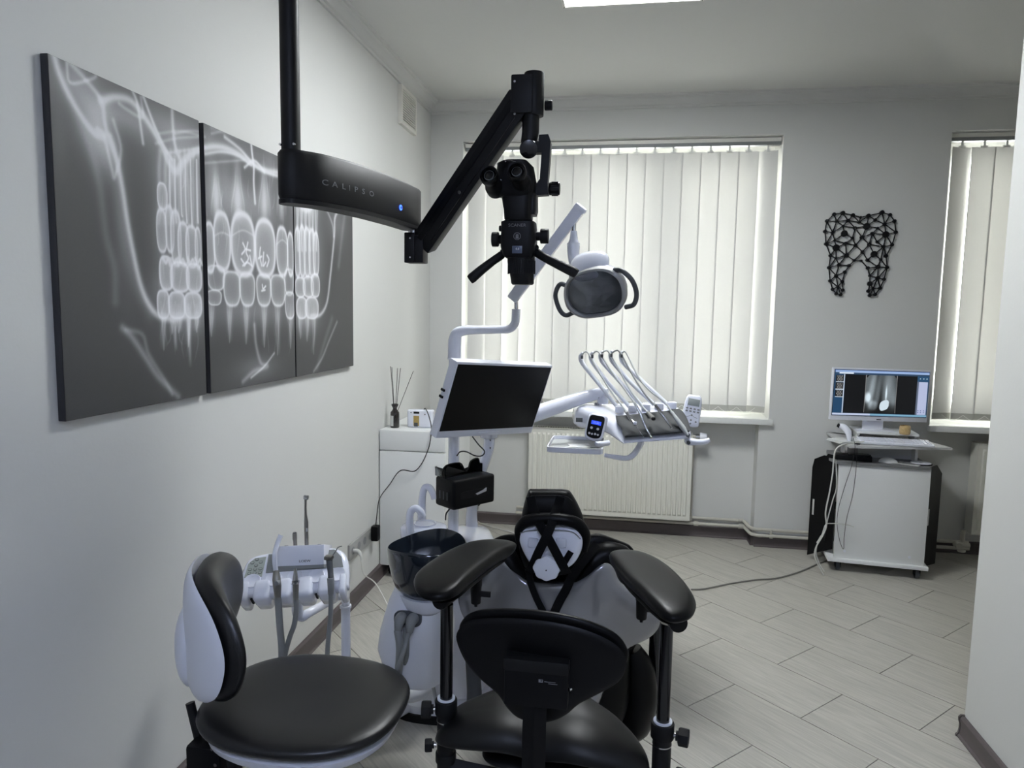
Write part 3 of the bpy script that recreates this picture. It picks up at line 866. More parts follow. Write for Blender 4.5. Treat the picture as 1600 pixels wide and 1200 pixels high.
# ================================================================== cabinet in the corner
cx0, cx1, cy0, cy1, ch = XL+.006, -.985, 3.8, 4.42, .866
r = thing('drawer_cabinet', 'white mobile cabinet in the corner carrying the reed diffuser', 'cabinet', ((cx0+cx1)/2, 4.1, 0))
O('body', B().bb(cx0, cx1, cy0+.004, cy1, .075, ch-.012, .002), M_lacq, r)
O('worktop', B().bb(cx0, cx1, cy0+.004, cy1, ch-.012, ch, .002), M_lacq, r)
O('drawer_front', B().bb(cx0, cx1, cy0-.014, cy0+.003, ch-.115, ch-.001, .003), M_lacq, r)
O('door', B().bb(cx0, cx1, cy0-.014, cy0+.003, .075, ch-.12, .003), M_lacq, r)
O('lock', B().cyl((cx1-.05, cy0-.02, ch-.2), (cx1-.05, cy0-.01, ch-.2), .008), M_metal, r)
for x in (cx0+.05, cx1-.05):
    for y in (cy0+.05, cy1-.05):
        c = O('caster', B().cyl((x-.012, y, .025), (x+.012, y, .025), .025, bev=.004).bb(x-.018, x-.014, y-.015, y+.015, .02, .075).bb(x+.014, x+.018, y-.015, y+.015, .02, .075).bb(x-.018, x+.018, y-.015, y+.015, .06, .076), M_blackp, r)
# reed diffuser
p = PZ(617, 671, ch); p.y = 3.86; p = P(617, 670, 3.88); p.z = ch
r = thing('reed_diffuser', 'dark glass reed diffuser bottle with black reeds on the corner cabinet', 'diffuser', p)
T = Matrix.Translation(p) @ Matrix.Scale(1.15, 4)
O('bottle', B().lathe([(.001, 0), (.021, 0), (.023, .004), (.023, .062), (.022, .078), (.012, .09), (.010, .098), (.014, .106), (.0175, .112), (.0175, .12), (.012, .12), (.010, .11), (.001, .108)], M=T), M_amber, r)
ring = [(.0234*math.cos(math.radians(a)), .0234*math.sin(math.radians(a))) for a in range(185, 271, 5)]
O('paper_label', B()._add([(x, y, z) for z in (.01, .062) for x, y in ring], [(i, i+1, len(ring)+i+1, len(ring)+i) for i in range(len(ring)-1)], T), M_paper, r)
for dx, tx, tz in ((-.003, -.022, .355), (-.001, -.017, .35), (.002, .014, .345), (.004, .030, .345), (.006, .105, .33)):
    O('reed', B().cyl(p+Vector((dx, 0, .07)), p+Vector((tx, dx*3, tz)), .0016, n=6), M_reed, r)
# white apparatus beside it
p = P(654, 671, 3.9); p.z = ch
r = thing('charger_box', 'small white electronic box with a brass plate on the corner cabinet', 'charger', p)
w = .15
O('case', B().box(p+Vector((.005, .03, .052)), (w, .06, .104), bevel=.012, seg=3), M_gloss, r)
O('brass_plate', B().bb(p.x-.03, p.x+.003, p.y-.003, p.y+.001, .012+ch, .07+ch, .001), M_gold, r)
O('display', B().bb(p.x-.026, p.x-.004, p.y-.004, p.y-.003, .008+ch, .03+ch), M_dgrey, r)
O('top_slot', B().bb(p.x-.03, p.x+.004, p.y-.001, p.y+.0015, .082+ch, .094+ch), M_blackp, r)
for x, z in ((-.045, .088), (.038, .08)):
    O('button', B().cyl((p.x+x, p.y-.002, ch+z), (p.x+x, p.y+.004, ch+z), .003, n=10), M_blackp, r)
p2 = P(688, 672, 3.95); p2.z = ch
r = thing('white_instrument_box', 'white plastic box behind the monitor edge on the corner cabinet', 'box', p2)
O('case', B().box(p2+Vector((-.005, .03, .045)), (.05, .07, .09), bevel=.006), M_lacq, r)
O('latch', B().bb(p2.x-.024, p2.x-.016, p2.y-.008, p2.y-.004, ch+.06, ch+.072), M_blackp, r)
O('cord', B().tube([p2+Vector((-.01, -.003, .08)), p2+Vector((-.002, -.02, .085)), p2+Vector((.008, -.02, .06))], .002, 6), M_blackp, r)

# ================================================================== computer cart
yc = 4.42; cyaw = math.radians(-7)
a, c = P(1312, 718, 4.44), P(1456, 727, 4.385)
cyaw = math.atan2(c.y-a.y, c.x-a.x)
W_ = (c-a).length; cc = (a+c)/2; cart_z = .665
Mc = flat((cc.x, cc.y, 0), cyaw)      # local: x along the front, y into depth
DP = .36
def cb(*q, bevel=0):
    return B().bb(*q, bevel=bevel, M=Mc)
r = thing('computer_cart', 'white wheeled computer cart with open black side flaps under the lit monitor', 'cart', (cc.x, cc.y, 0), cyaw)
h = W_/2
O('front_panel', cb(-h, h, 0, .018, .085, cart_z, bevel=.002), M_lacq, r)
O('back_panel', cb(-h, h, DP-.018, DP, .085, cart_z), M_lacq, r)
O('base_board', cb(-h-.035, h+.02, -.02, DP+.01, .062, .085, bevel=.003), M_edge, r)
O('inner_shelf', cb(-h+.03, h-.03, .02, DP-.02, .33, .345), M_blackp, r)
O('lower_top', B().prism([(-h-.02, -.012), (h-.02, -.012), (h, .0), (h, DP), (-h-.02, DP), (-h-.05, .1)], cart_z, cart_z+.016, Mc), M_desk, r, label='grey lower shelf board')
for x in (-h+.03, h-.09):
    O('upright', cb(x+.03, x+.045, .12, DP-.02, cart_z+.016, .772), M_lacq, r)
O('riser_panel', cb(-h+.05, h-.06, .2, .215, cart_z+.016, .772), M_lacq, r)
zt = .785
tl, fl_, fr_ = PZ(1289, 675, zt), PZ(1328, 698, zt), PZ(1488, 701, zt)
Mi = Mc.inverted()
q = [Mi @ v for v in (tl, fl_, fr_)]
top = [(q[0].x, q[0].y), (q[1].x, q[1].y), (q[2].x, q[2].y), (h+.0, DP+.03), (-h-.02, DP+.03)]
O('keyboard_shelf', B().prism(top, .776, .79, Mc), mat('shelf_board', (196, 197, 196), .4), r)
O('monitor_stand_shelf', cb(-.13, h-.03, .17, DP+.02, .83, .842, bevel=.001), M_edge, r)
for x in (-.12, h-.05):
    O('stand_post', cb(x, x+.012, .2, DP-.02, .79, .83), M_lacq, r)
for x, y in ((-h+.03, .03), (h-.03, .02), (-h-.01, DP-.03), (h-.03, DP-.03)):
    p = Mc @ Vector((x, y, 0))
    cs = O('caster', B().cyl(p+Vector((-.011, 0, .024)), p+Vector((.011, 0, .024)), .024, bev=.004), M_dgrey, r)
    O('fork', B().bb(p.x-.016, p.x-.012, p.y-.014, p.y+.014, .02, .062).bb(p.x+.012, p.x+.016, p.y-.014, p.y+.014, .02, .062).bb(p.x-.016, p.x+.016, p.y-.014, p.y+.014, .052, .062), M_blackp, cs)
for x in (-h+.06, h-.08):
    O('cam_cover', B().cyl(Mc @ Vector((x, .001, .13)), Mc @ Vector((x, -.0015, .13)), .008, n=16), M_white, r)
# flaps: left swung open, right swung open
def flap(pts, th, m, nm, hl=None):
    n = len(pts); A = [Vector(p) for p in pts]
    nn = (A[1]-A[0]).cross(A[2]-A[0]).normalized()*th
    return O(nm, B()._add([*A, *[p+nn for p in A]], [tuple(range(n)), tuple(reversed(range(n, 2*n)))]+[(i, (i+1) % n, n+(i+1) % n, n+i) for i in range(n)]), m, r, 0)
yl = 4.55
# left flap plane: hinge at the cart's left rear edge, free edge toward the camera-left
hg = Mc @ Vector((-h, .05, 0)); fe = P(1262, 865, 4.62)
def lf(t, z): return Vector((hg.x+(fe.x-hg.x)*t, hg.y+(fe.y-hg.y)*t, z))
lfp = flap([lf(1, .03), lf(.0, .12), lf(0, .70), lf(.38, .705), lf(.45, .69), lf(.55, .69), lf(.93, .655), lf(1, .60)], .006, M_blackp, 'side_flap')
e = (lf(1, 0)-lf(0, 0)).normalized()
nv = Vector((e.y, -e.x, 0))
if nv.y > 0: nv = -nv
pm = lf(.86, .35)
O('handle_slot', B()._add([pm+e*s*.006+nv*.008+Vector((0, 0, z)) for s, z in ((-1, -.05), (1, -.05), (1, .05), (-1, .05))]+[pm+e*s*.006+nv*-.007+Vector((0, 0, z)) for s, z in ((-1, -.05), (1, -.05), (1, .05), (-1, .05))], [(0, 1, 2, 3), (7, 6, 5, 4), (0, 4, 5, 1), (1, 5, 6, 2), (2, 6, 7, 3), (3, 7, 4, 0)]), M_wall, lfp, 0)
hg2 = Mc @ Vector((h+.003, .06, 0)); fe2 = P(1470, 745, 4.62)
def rf(t, z): return Vector((hg2.x+(fe2.x-hg2.x)*t, hg2.y+(fe2.y-hg2.y)*t, z))
rfp = flap([rf(0, .06), rf(1.0, .03), rf(1, .60), rf(.55, .665), rf(0, .665)], .006, M_blackp, 'side_flap')
e = (rf(1, 0)-rf(0, 0)).normalized(); nv = Vector((e.y, -e.x, 0)); pm = rf(.15, .36)
O('handle_slot', B()._add([pm+e*s*.007+nv*o+Vector((0, 0, z)) for o in (.009, -.008) for s, z in ((-1, -.05), (1, -.05), (1, .05), (-1, .05))], [(0, 1, 2, 3), (7, 6, 5, 4), (0, 4, 5, 1), (1, 5, 6, 2), (2, 6, 7, 3), (3, 7, 4, 0)]), M_wall, rfp, 0)
O('computer_case', cb(-h+.05, -h+.23, .04, DP-.03, .09, .32), M_blackp, r)
rv = random.Random(5)
b = B()
for k in range(9):
    x = -h-.005-rv.uniform(0, .03); y0_ = .05+rv.uniform(0, .18)
    pts = [Mc @ Vector((x+rv.uniform(-.02, .012), y0_+rv.uniform(-.02, .05), z)) for z in (.62, .5, .4, .3, .22, .13)]
    b.tube(pts, .003, 6, 5)
o = O('side_wiring', b, M_cableb, r); o['kind'] = 'stuff'
# white cables hanging off the left of the cart
def hang(name, pts, rad, m, label, cat='cable'):
    o = O(name, B().tube([P(*p) for p in pts], rad, 7, 7), m); tag(o, label, cat); return o
hang('white_cable', [(1350, 690, 4.40), (1320, 694, 4.36), (1305, 705, 4.33), (1301, 740, 4.33), (1296, 770, 4.33), (1290, 800, 4.33), (1291, 820, 4.33), (1286, 836, 4.33), (1275, 855, 4.33), (1273, 870, 4.33), (1279, 884, 4.33), (1287, 899, 4.33)], .0042, M_cablew, 'white cable hanging from the keyboard shelf to the floor, left of the cart')
hang('white_cable', [(1306, 718, 4.345), (1307, 760, 4.34), (1301, 782, 4.34), (1293, 812, 4.34), (1290, 828, 4.34), (1280, 842, 4.345), (1275, 862, 4.345), (1280, 880, 4.345), (1288, 893, 4.345)], .0034, M_cablew, 'thinner white cable twisted beside the hanging cable left of the cart')
hang('white_cable', [(1334, 823, 4.385), (1320, 819, 4.38), (1300, 818, 4.36), (1290, 820, 4.35), (1284, 836, 4.35), (1276, 848, 4.35)], .003, M_cablew, 'short white cable looped across the lower left of the cart front')
hang('scanner_cord', [(1333, 684, 4.40), (1336, 700, 4.36), (1330, 730, 4.36), (1320, 760, 4.365), (1310, 795, 4.37), (1308, 820, 4.37), (1312, 845, 4.37), (1318, 858, 4.37), (1319, 840, 4.37), (1323, 810, 4.37), (1332, 775, 4.365), (1337, 740, 4.36), (1339, 710, 4.36), (1339, 692, 4.38)], .0016, M_cableb, 'thin black cord hanging in a long loop over the cart front', 'cord')
fp = [PZ(x, y, .006) for x, y in ((1080, 921), (1100, 920), (1140, 912), (1180, 906), (1215, 903), (1250, 893), (1280, 880), (1296, 874))]
tag(O('floor_cable', B().tube(fp, .0045, 7, 7), mat('grey_cable', (120, 118, 112), .6)), 'thin grey cable lying on the tiled floor toward the cart', 'cable')

# things on the cart
mo = (1.563, 4.654, 1.066); Mm = frame(mo, .2103, -.02375, .0204)
r = thing('computer_monitor', 'white framed monitor on the cart showing a tooth radiograph', 'monitor', mo)
O('housing', B().box((0, 0, -.012), (.62, .325, .024), M=Mm, bevel=.004), M_white, r)
Wm, Hm = .606, .286
cvm = (np.zeros((150, 320, 3))); H_, W__ = 150, 320
def rc(x0, x1, y0, y1, c):
    cvm[int((1-y1)*H_):int((1-y0)*H_), int(x0*W__):int(x1*W__)] = [v/255 for v in c]
rc(0, 1, 0, 1, (40, 70, 100)); rc(0, 1, 0, .03, (60, 90, 150)); rc(.01, 1, .01, .055, (150, 175, 215)); rc(.05, .2, .06, .085, (225, 232, 240)); rc(.2, 1, .06, .1, (44, 66, 92))
rc(.012, .11, .10, .94, (28, 66, 100)); rc(.10, .112, .10, .94, (200, 212, 228)); rc(.115, .875, .1, .94, (6, 7, 12))
for i in range(3):
    y = .115+i*.165; rc(.018, .10, y, y+.14, (16, 18, 22)); rc(.02, .1, y+.14, y+.155, (205, 215, 225))
rc(.875, 1, .1, .21, (34, 74, 108)); rc(.88, .99, .22, .94, (176, 184, 214)); rc(.875, .895, .21, .94, (90, 100, 120)); rc(0, 1, .945, .985, (120, 165, 190)); rc(0, .4, .945, .985, (190, 200, 225)); rc(0, 1, .985, 1, (40, 60, 90))
for i in range(3):
    for j in range(2):
        rc(.9+i*.03, .91+i*.03, .84+j*.04, .855+j*.04, (60, 80, 130)); rc(.9+i*.035, .912+i*.035, .14, .16, (190, 210, 220))
ix0, ix1, iy0, iy1 = .335, .66, .1, .92
xs = np.linspace(0, 1, W__)[None, :]; ys = 1-np.linspace(0, 1, H_)[:, None]
U_ = (xs-ix0)/(ix1-ix0); V_ = (ys-iy0)/(iy1-iy0)
rs = np.random.RandomState(2); nzz = rs.rand(H_, W__)
tex = .30+.10*np.sin(U_*9+1)+.05*(nzz-.5)
def gb(cx, cy, rx, ry, a, p=1.0, rot=0):
    X = U_-cx; Y = V_-cy; c_, s_ = math.cos(rot), math.sin(rot); X, Y = X*c_+Y*s_, -X*s_+Y*c_
    return a*np.exp(-((X/rx)**2+(Y/ry)**2)**p)
tex = tex-gb(.45, 1.0, 1, .25, .3, 2)-gb(.5, .55, .05, .5, .12)+gb(.22, .35, .1, .55, .28, 1.5, .15)+gb(.42, .4, .09, .55, .2, 1.5, .12)+gb(.08, .6, .1, .14, .45, 2)+gb(.28, .82, .16, .14, .38, 2)+gb(.7, .35, .16, .4, .16)+gb(.68, .5, .03, .2, .45, 1.5)+gb(.95, .7, .1, .4, .2)
crown = (np.abs((U_-.64)/.15)**2.6+np.abs((V_-.80+.25*(U_-.64))/.135)**2.6) < 1
inn = (U_ > 0) & (U_ < 1) & (V_ > 0) & (V_ < 1) & (V_ > .09-U_*.9*1.0+.0) & (V_ > U_*.9-.81)
tex = np.where(crown, .86, np.clip(tex, .03, .9))
for k, g in enumerate((.93, 1.0, 1.04)):
    cvm[:, :, k] = np.where(inn, np.clip(tex*g, 0, 1), np.where((U_ > -.01) & (U_ < 1.01) & (V_ > 0) & (V_ < 1) & ~((U_ > .01) & (U_ < .99)), .6, cvm[:, :, k]))
for i in range(3):
    y = .125+i*.165
    m_ = (xs > .03) & (xs < .085) & (1-ys < 1) & (ys > y) & (ys < y+.12)
    t_ = .35+.3*np.sin(xs*260+i)*np.cos(ys*90)+.15*(nzz-.5)
    for k in range(3):
        cvm[:, :, k] = np.where(m_, np.clip(t_, 0, 1), cvm[:, :, k])
sc_ = O('screen', B().box((0, .009, .0005), (Wm, Hm, .002), M=Mm), M_screenoff, r)
c0 = Mm @ Vector((-Wm/2+.002, .009-Hm/2+.002, .0022)); ex = (Mm.to_3x3() @ Vector((Wm-.004, 0, 0))); ey = (Mm.to_3x3() @ Vector((0, Hm-.004, 0)))
printed_grid('screen_image', cvm, c0, ex, ey, M_screen, sc_, .0003)
O('maker_mark', B().box((0, -.1535, .0005), (.03, .005, .0008), M=Mm), M_textd, r)
O('stand_neck', B().box((-.02, -.19, -.03), (.13, .1, .012), M=Mm, bevel=.002), M_white, r)
p = Mm @ Vector((-.02, -.2, -.03))
O('stand_foot', B().bb(p.x-.11, p.x+.11, 4.60, 4.76, .8425, .850, .002), M_white, r)
O('power_led', B().box((.24, -.156, .001), (.006, .003, .002), M=Mm), M_textw, r)
# keyboard
k0, k1 = PZ(1346, 683, .80), PZ(1449, 690, .80)
ky = math.atan2(k1.y-k0.y, k1.x-k0.x)*.5
kc = (Mc @ Vector((.06, .075, 0))); Mk = flat((kc.x, kc.y, .7935), cyaw*.6) @ Matrix.Rotation(.10, 4, 'X') @ Matrix.Translation((0, 0, .004))
r = thing('keyboard', 'flat white keyboard on the upper shelf of the cart', 'keyboard', (kc.x, kc.y, .791), cyaw*.6)
O('case', B().box((0, 0, .008), (.40, .124, .014), M=Mk, bevel=.004), M_white, r)
kb = O('key', B().bb(-.0105, .0105, -.009, .009, .012, .018, .002, M=Mk @ Matrix.Translation((-.18, .042, 0))), M_gloss, r)
for row in range(5):
    for col in range(16):
        if row == 0 and col == 0: continue
        k2 = kb.copy(); COL.objects.link(k2); k2.parent = r; k2.location = (col*.024, -row*.0209, -row*.0021)
# hand held scanner on its cradle
p = PZ(1318, 688, .79); p.y = 4.44; p = P(1316, 684, 4.5)
r = thing('paper_stack', 'stack of white paper sheets under the white handpiece at the left of the cart shelf', 'papers', Vector((p.x, p.y, .7905)))
for k in range(5):
    O('sheet', B().box((p.x+.02+k*.002, p.y+.0, .7925+k*.003), (.17, .13, .0022), yaw=.35+k*.03), M_lacq, r)
q = P(1326, 676, 4.47)
r = thing('dental_scanner', 'white hand scanner with a dark tip lying on the papers of the cart', 'scanner', Vector((q.x, q.y, .808)))
O('body', B().tube([P(1311, 665, 4.50), P(1318, 667, 4.48), P(1325, 675, 4.46), P(1327, 685, 4.45), P(1326, 690, 4.45)], [.014, .019, .02, .014, .008], 14, 5), M_gloss, r)
O('tip', B().cyl(P(1309, 664, 4.5), P(1313, 666, 4.49), .012, .0145), M_blackp, r)
O('cord', B().tube([P(1326, 690, 4.45), P(1322, 693, 4.43), P(1314, 693, 4.42)], .003, 7), M_cablew, r)
p = P(1340, 688, 4.43); p.z = .7905
r = thing('cable_grommet', 'small black ring on the shelf edge left of the keyboard', 'grommet', p)
O('ring', B().lathe([(.008, 0), (.016, 0), (.016, .005), (.008, .005)], M=Matrix.Translation(p), cap=False), M_blackp, r)
p = P(1414, 670, 4.56); p.z = .8425
r = thing('glass_jar', 'small amber glass jar below the monitor on the cart', 'jar', p)
O('jar_wall', B().lathe([(.001, 0), (.028, 0), (.031, .01), (.031, .045), (.029, .052), (.026, .052), (.028, .045), (.028, .012), (.001, .008)], n=12, M=Matrix.Translation(p)), M_candle, r)
# things on the grey lower board
z = cart_z+.0165
def onboard(px, py, y): p = P(px, py, y); p.z = z; return p
p = Mc @ Vector((-.16, .075, 0))
r = thing('external_drive', 'flat black electronic box on the lower shelf of the cart', 'device', (p.x, p.y, z))
O('case', B().box((p.x, p.y, z+.016), (.2, .09, .03), yaw=cyaw-.1, bevel=.004), M_blackp, r)
O('cover_plate', B().box((p.x+.03, p.y, z+.033), (.12, .08, .004), yaw=cyaw-.1, bevel=.001), M_blackg, r)
p = Mc @ Vector((.03, .06, 0))
r = thing('computer_mouse', 'pale computer mouse between the black box and the papers', 'mouse', (p.x, p.y, z))
O('shell', B().pad(superell(.052, .03, 2.2, 28), .028, .0, p=2.2, M=flat((p.x, p.y, z+.001), cyaw)), M_lacq, r)
O('base_plate', B().prism(superell(.05, .028, 2.2, 28), 0, .002, flat((p.x, p.y, z), cyaw)), M_grey, r)
p = Mc @ Vector((.14, .05, 0))
r = thing('paper_leaflet', 'grey printed leaflet lying on the lower shelf of the cart', 'leaflet', (p.x, p.y, z))
O('sheet', B().box((p.x, p.y, z+.0015), (.12, .085, .002), yaw=cyaw-.5), M_paper, r)
O('print', B().box((p.x, p.y, z+.0028), (.07, .05, .0006), yaw=cyaw-.5), M_grey, r)
p = Mc @ Vector((.215, .075, 0))
r = thing('compact_disc', 'round white disc on a black disc at the right of the lower cart shelf', 'disc', (p.x, p.y, z))
O('sleeve', B().cyl((p.x, p.y, z), (p.x, p.y, z+.006), .055, n=32), M_blackp, r)
O('disc', B().lathe([(.012, .0065), (.055, .0065), (.055, .009), (.012, .009)], 32, flat((p.x-.006, p.y, z)), cap=False), M_white, r)


def K(px, py, y):
    "metres per photograph pixel at that place"
    return y/ray(px, py).y/FPX


def V(*a):
    return Vector(a)


# ================================================================== ceiling microscope
ym = 2.15
pc = P(455, 250, 1.78)
zt1, zb1 = P(455, 236, 1.78).z, P(455, 310, 1.76).z
r = thing('dental_microscope', 'black ceiling mounted microscope on a jointed arm with binocular eyepieces', 'microscope', (pc.x, pc.y, ZC))
O('ceiling_column', B().cyl((pc.x, pc.y, zt1-.02), (pc.x, pc.y, ZC-.001), .0245, n=28), M_black, r)
for dx in (-.018, .02):
    O('column_screw', B().cyl((pc.x+dx, pc.y-.02, zt1+.012), (pc.x+dx, pc.y-.0265, zt1+.012), .003, n=10), M_metal, r)
# arched first arm, swept in plan with rounded ends
pe = P(645, 340, 2.40); 
hw_ = .034
_f = [P(px_, 280, y_) for px_, y_ in ((480, 1.775), (517, 1.84), (575, 1.99), (629, 2.21), (657, 2.37))]
path = [Vector((pc.x, pc.y, 0))]
for i in range(len(_f)):
    t = (_f[min(i+1, 4)]-_f[max(i-1, 0)]); t.z = 0; t.normalize(); path.append(Vector((_f[i].x-t.y*hw_, _f[i].y+t.x*hw_, 0)))
path[1] = (path[1]+Vector((pc.x+(path[2].x-pc.x)*.5, pc.y+(path[2].y-pc.y)*.5, 0)))/2
path = catmull(path, 6); pe = path[-1].copy()
dz = -.0; dzb = -.0
out_l, out_r = [], []
for i, p in enumerate(path):
    t = (path[min(i+1, len(path)-1)]-path[max(i-1, 0)]).normalized(); n = V(-t.y, t.x, 0)
    out_l.append(p+n*hw_); out_r.append(p-n*hw_)
t0 = (path[1]-path[0]).normalized(); t1 = (path[-1]-path[-2]).normalized()
def capring(c, t, s):
    n = V(-t.y, t.x, 0); return [c+n*hw_*math.cos(a)*s+t*hw_*math.sin(a) for a in [PI*k/8 for k in range(1, 8)]]
poly = out_l+[c for c in capring(path[-1], t1, 1)]+list(reversed(out_r))+[c for c in capring(path[0], -t0, 1)]
Ltot = (pe-pc).xy.length
def armz(p, top):
    s = max(0, min(1, (V(p.x-pc.x, p.y-pc.y, 0)).length/Ltot))
    return (zt1+dz*s) if top else (zb1+dzb*s)
cn = sum((p for p in poly), V(0, 0, 0))/len(poly)
def shr(p, d):
    # inward offset toward the arm's centre line
    q = min(path, key=lambda c: (c-p).length); v = (q-p); return p+v.normalized()*d
rings = []
for frac, d in ((0, .012), (0.0, .004), (.09, 0), (.94, 0), (1.0, .006), (1.0, .02)):
    ring = []
    for p in poly:
        q = shr(p, d); z0_, z1_ = armz(p, False), armz(p, True); ring.append(V(q.x, q.y, z0_+(z1_-z0_)*frac))
    rings.append(ring)
a1 = O('first_arm', B().ring_loft(rings), M_black, r, 42)
b = B()
ring2 = [[V(shr(p, .001).x, shr(p, .001).y, armz(p, False)+o) for p in poly] for o in (-.013, -.0015)]
O('arm_lower_cover', B().ring_loft(ring2), M_black, r, 30)
# lettering and lamp on the camera side of the first arm
i = 11
def side(fr, up):
    k = fr*(len(path)-1); a = int(k); q = out_r[a]+(out_r[min(a+1, len(out_r)-1)]-out_r[a])*(k-a); t = (out_r[min(a+1, len(out_r)-1)]-out_r[max(a-1, 0)]).normalized()
    return V(q.x, q.y, armz(q, False)*(1-up)+armz(q, True)*up), t
def topx(v):
    v = v-CAM; return 800+FPX*v.dot(R2)/v.dot(_F)
frs = [k/400 for k in range(401)]
def fr_at(px): return min(frs, key=lambda f: abs(topx(side(f, .4)[0])-px))
for ch_, fr in zip('CALIPSO', [fr_at(v) for v in (508, 523, 537, 546, 556, 568, 580)]):
    pos, t = side(fr, .40); n = V(t.y, -t.x, 0)
    Mtx = Matrix(((t.x, 0, n.x, pos.x+n.x*.0006), (t.y, 0, n.y, pos.y+n.y*.0006), (0, 1, 0, pos.z), (0, 0, 0, 1)))
    text('brand_letter', ch_, .021, M_text, Mtx, r, 1.5 if ch_ != 'I' else 1.0)
pos, t = side(fr_at(626), .30); n = V(t.y, -t.x, 0)
ld = O('power_button', B().cyl(pos-n*.002, pos+n*.002, .0085, n=24), M_blue, r, label='glowing blue power button')
O('button_centre', B().cyl(pos-n*.002, pos+n*.0028, .0045, n=20), M_dgrey, ld)
# joint
pj = P(646, 372, 2.38); pj.x, pj.y = pe.x, pe.y-.01
O('joint_pin', B().cyl((pj.x+.01, pj.y, pj.z+.005), (pj.x+.01, pj.y, zb1+dzb+.0), .016), M_metal, r)
f0, f1 = P(664, 378, 2.38), P(808, 166, 2.2)
dv = f1-f0; Ld = dv.length; ax = dv.normalized(); dp_ = V(-ax.y, ax.x, 0).normalized(); upv = ax.cross(V(0, 1, 0)); 
dn = (V(0, -1, 0)-ax*V(0, -1, 0).dot(ax)).normalized(); upv = dn.cross(ax).normalized()
Ma = Matrix(((ax.x, upv.x, dn.x, f0.x), (ax.y, upv.y, dn.y, f0.y), (ax.z, upv.z, dn.z, f0.z), (0, 0, 0, 1)))
hh_ = .041
a2 = O('second_arm', B().bb(-.012, Ld+.03, -hh_, hh_, -.03, .03, .006, M=Ma), M_black, r)
O('cover_strip', B().bb(-.004, Ld+.01, hh_*.05, hh_*.52, .026, .034, .002, M=Ma), M_blackp, a2)
O('lower_rail', B().bb(.03, Ld-.02, -hh_*.62, -hh_*.56, .026, .0325, M=Ma), M_blackg, a2)
q = P(733, 310, 2.28)
O('spring_screw', B().cyl(Ma @ V(Ld*.42, -hh_*.3, .028), Ma @ V(Ld*.42, -hh_*.3, .034), .006, n=14), M_metal, a2)
O('clevis_plate', B().bb(P(634, 390, 2.36).x, P(650, 390, 2.36).x, 2.34, 2.4, P(640, 411, 2.36).z, P(640, 364, 2.36).z, .004), M_black, r)
O('clevis_block', B().bb(P(646, 390, 2.37).x, P(664, 390, 2.37).x, 2.345, 2.41, P(640, 411, 2.37).z, P(640, 368, 2.37).z, .004), M_black, r)
for zz_ in (402, 372):
    p = P(640, zz_, 2.34); O('clevis_screw', B().cyl(p+V(.002, -.002, 0), p+V(.002, .004, 0), .003, n=8), M_metal, r)
# upper head joint
yh = 2.2
c0, c1 = P(835, 114, yh), P(835, 182, yh); kk = K(835, 150, yh)
hj = O('head_housing', B().cyl((c0.x, c0.y, c1.z), (c0.x, c0.y, c0.z), 15.8*kk, n=30, bev=.003).bb(P(801, 150, yh).x, c0.x, yh-.038, yh+.034, c1.z+.002, P(801, 122, yh).z, .006), M_black, r)
p = P(851, 165, yh); O('housing_knob', B().cyl(p, p+V(.024, 0, 0), .015, n=14, bev=.003), M_blackp, hj)
for yy_ in (127, 178):
    p = P(804, yy_, yh-.039); O('housing_screw', B().cyl(p, p+V(0, .004, 0), .0035, n=10), M_metal, hj)
p0_, p1_ = P(829.5, 180, yh), P(826, 224, yh)
O('drop_tube', B().tube([V(p0_.x, p0_.y, p0_.z), V(p0_.x, p0_.y, p0_.z-.05), V(p1_.x, p1_.y, p1_.z)], [13.5*kk, 13.5*kk, 12.5*kk], 24, 0), M_black, r)
O('elbow', B().cyl(P(826, 233, yh-.03), P(826, 232, yh+.04), 14.5*kk, n=28, bev=.003), M_blackg, r)
O('cross_bar', B().bb(P(825, 233, yh).x, P(852, 233, yh).x, yh-.018, yh+.02, P(825, 241, yh).z, P(825, 222, yh).z, .006), M_black, r)
xl, xr = P(847, 260, yh).x, P(858, 260, yh).x
O('yoke', B().prism([(P(843, 222, yh).x, P(843, 222, yh).z), (P(844, 214, yh).x, P(844, 214, yh).z), (P(858, 213, yh).x, P(858, 213, yh).z), (P(862, 225, yh).x, P(862, 225, yh).z), (P(860, 255, yh).x, P(860, 255, yh).z), (P(857, 288, yh).x, P(857, 288, yh).z),
  (P(858, 306, yh).x, P(858, 306, yh).z), (P(834, 308, yh).x, P(834, 308, yh).z), (P(834, 291, yh).x, P(834, 291, yh).z), (P(841, 288, yh).x, P(841, 288, yh).z), (P(845, 282, yh).x, P(845, 282, yh).z), (P(848, 240, yh).x, P(848, 240, yh).z)],
  -.018, .018, Matrix(((1, 0, 0, 0), (0, 0, -1, yh-.01), (0, 1, 0, 0), (0, 0, 0, 1)))), M_black, r, 30)
p = P(858, 295, yh-.01); kn = O('yoke_knob', B().cyl(p, p+V(.033, 0, 0), .0195, n=18, bev=.003), M_blackp, r)
b = B()
for k in range(9):
    a = 2*PI*k/9; b.box(p+V(.018, math.cos(a)*.0195, math.sin(a)*.0195), (.02, .004, .004))
O('knob_ribs', b, M_rubber, kn)
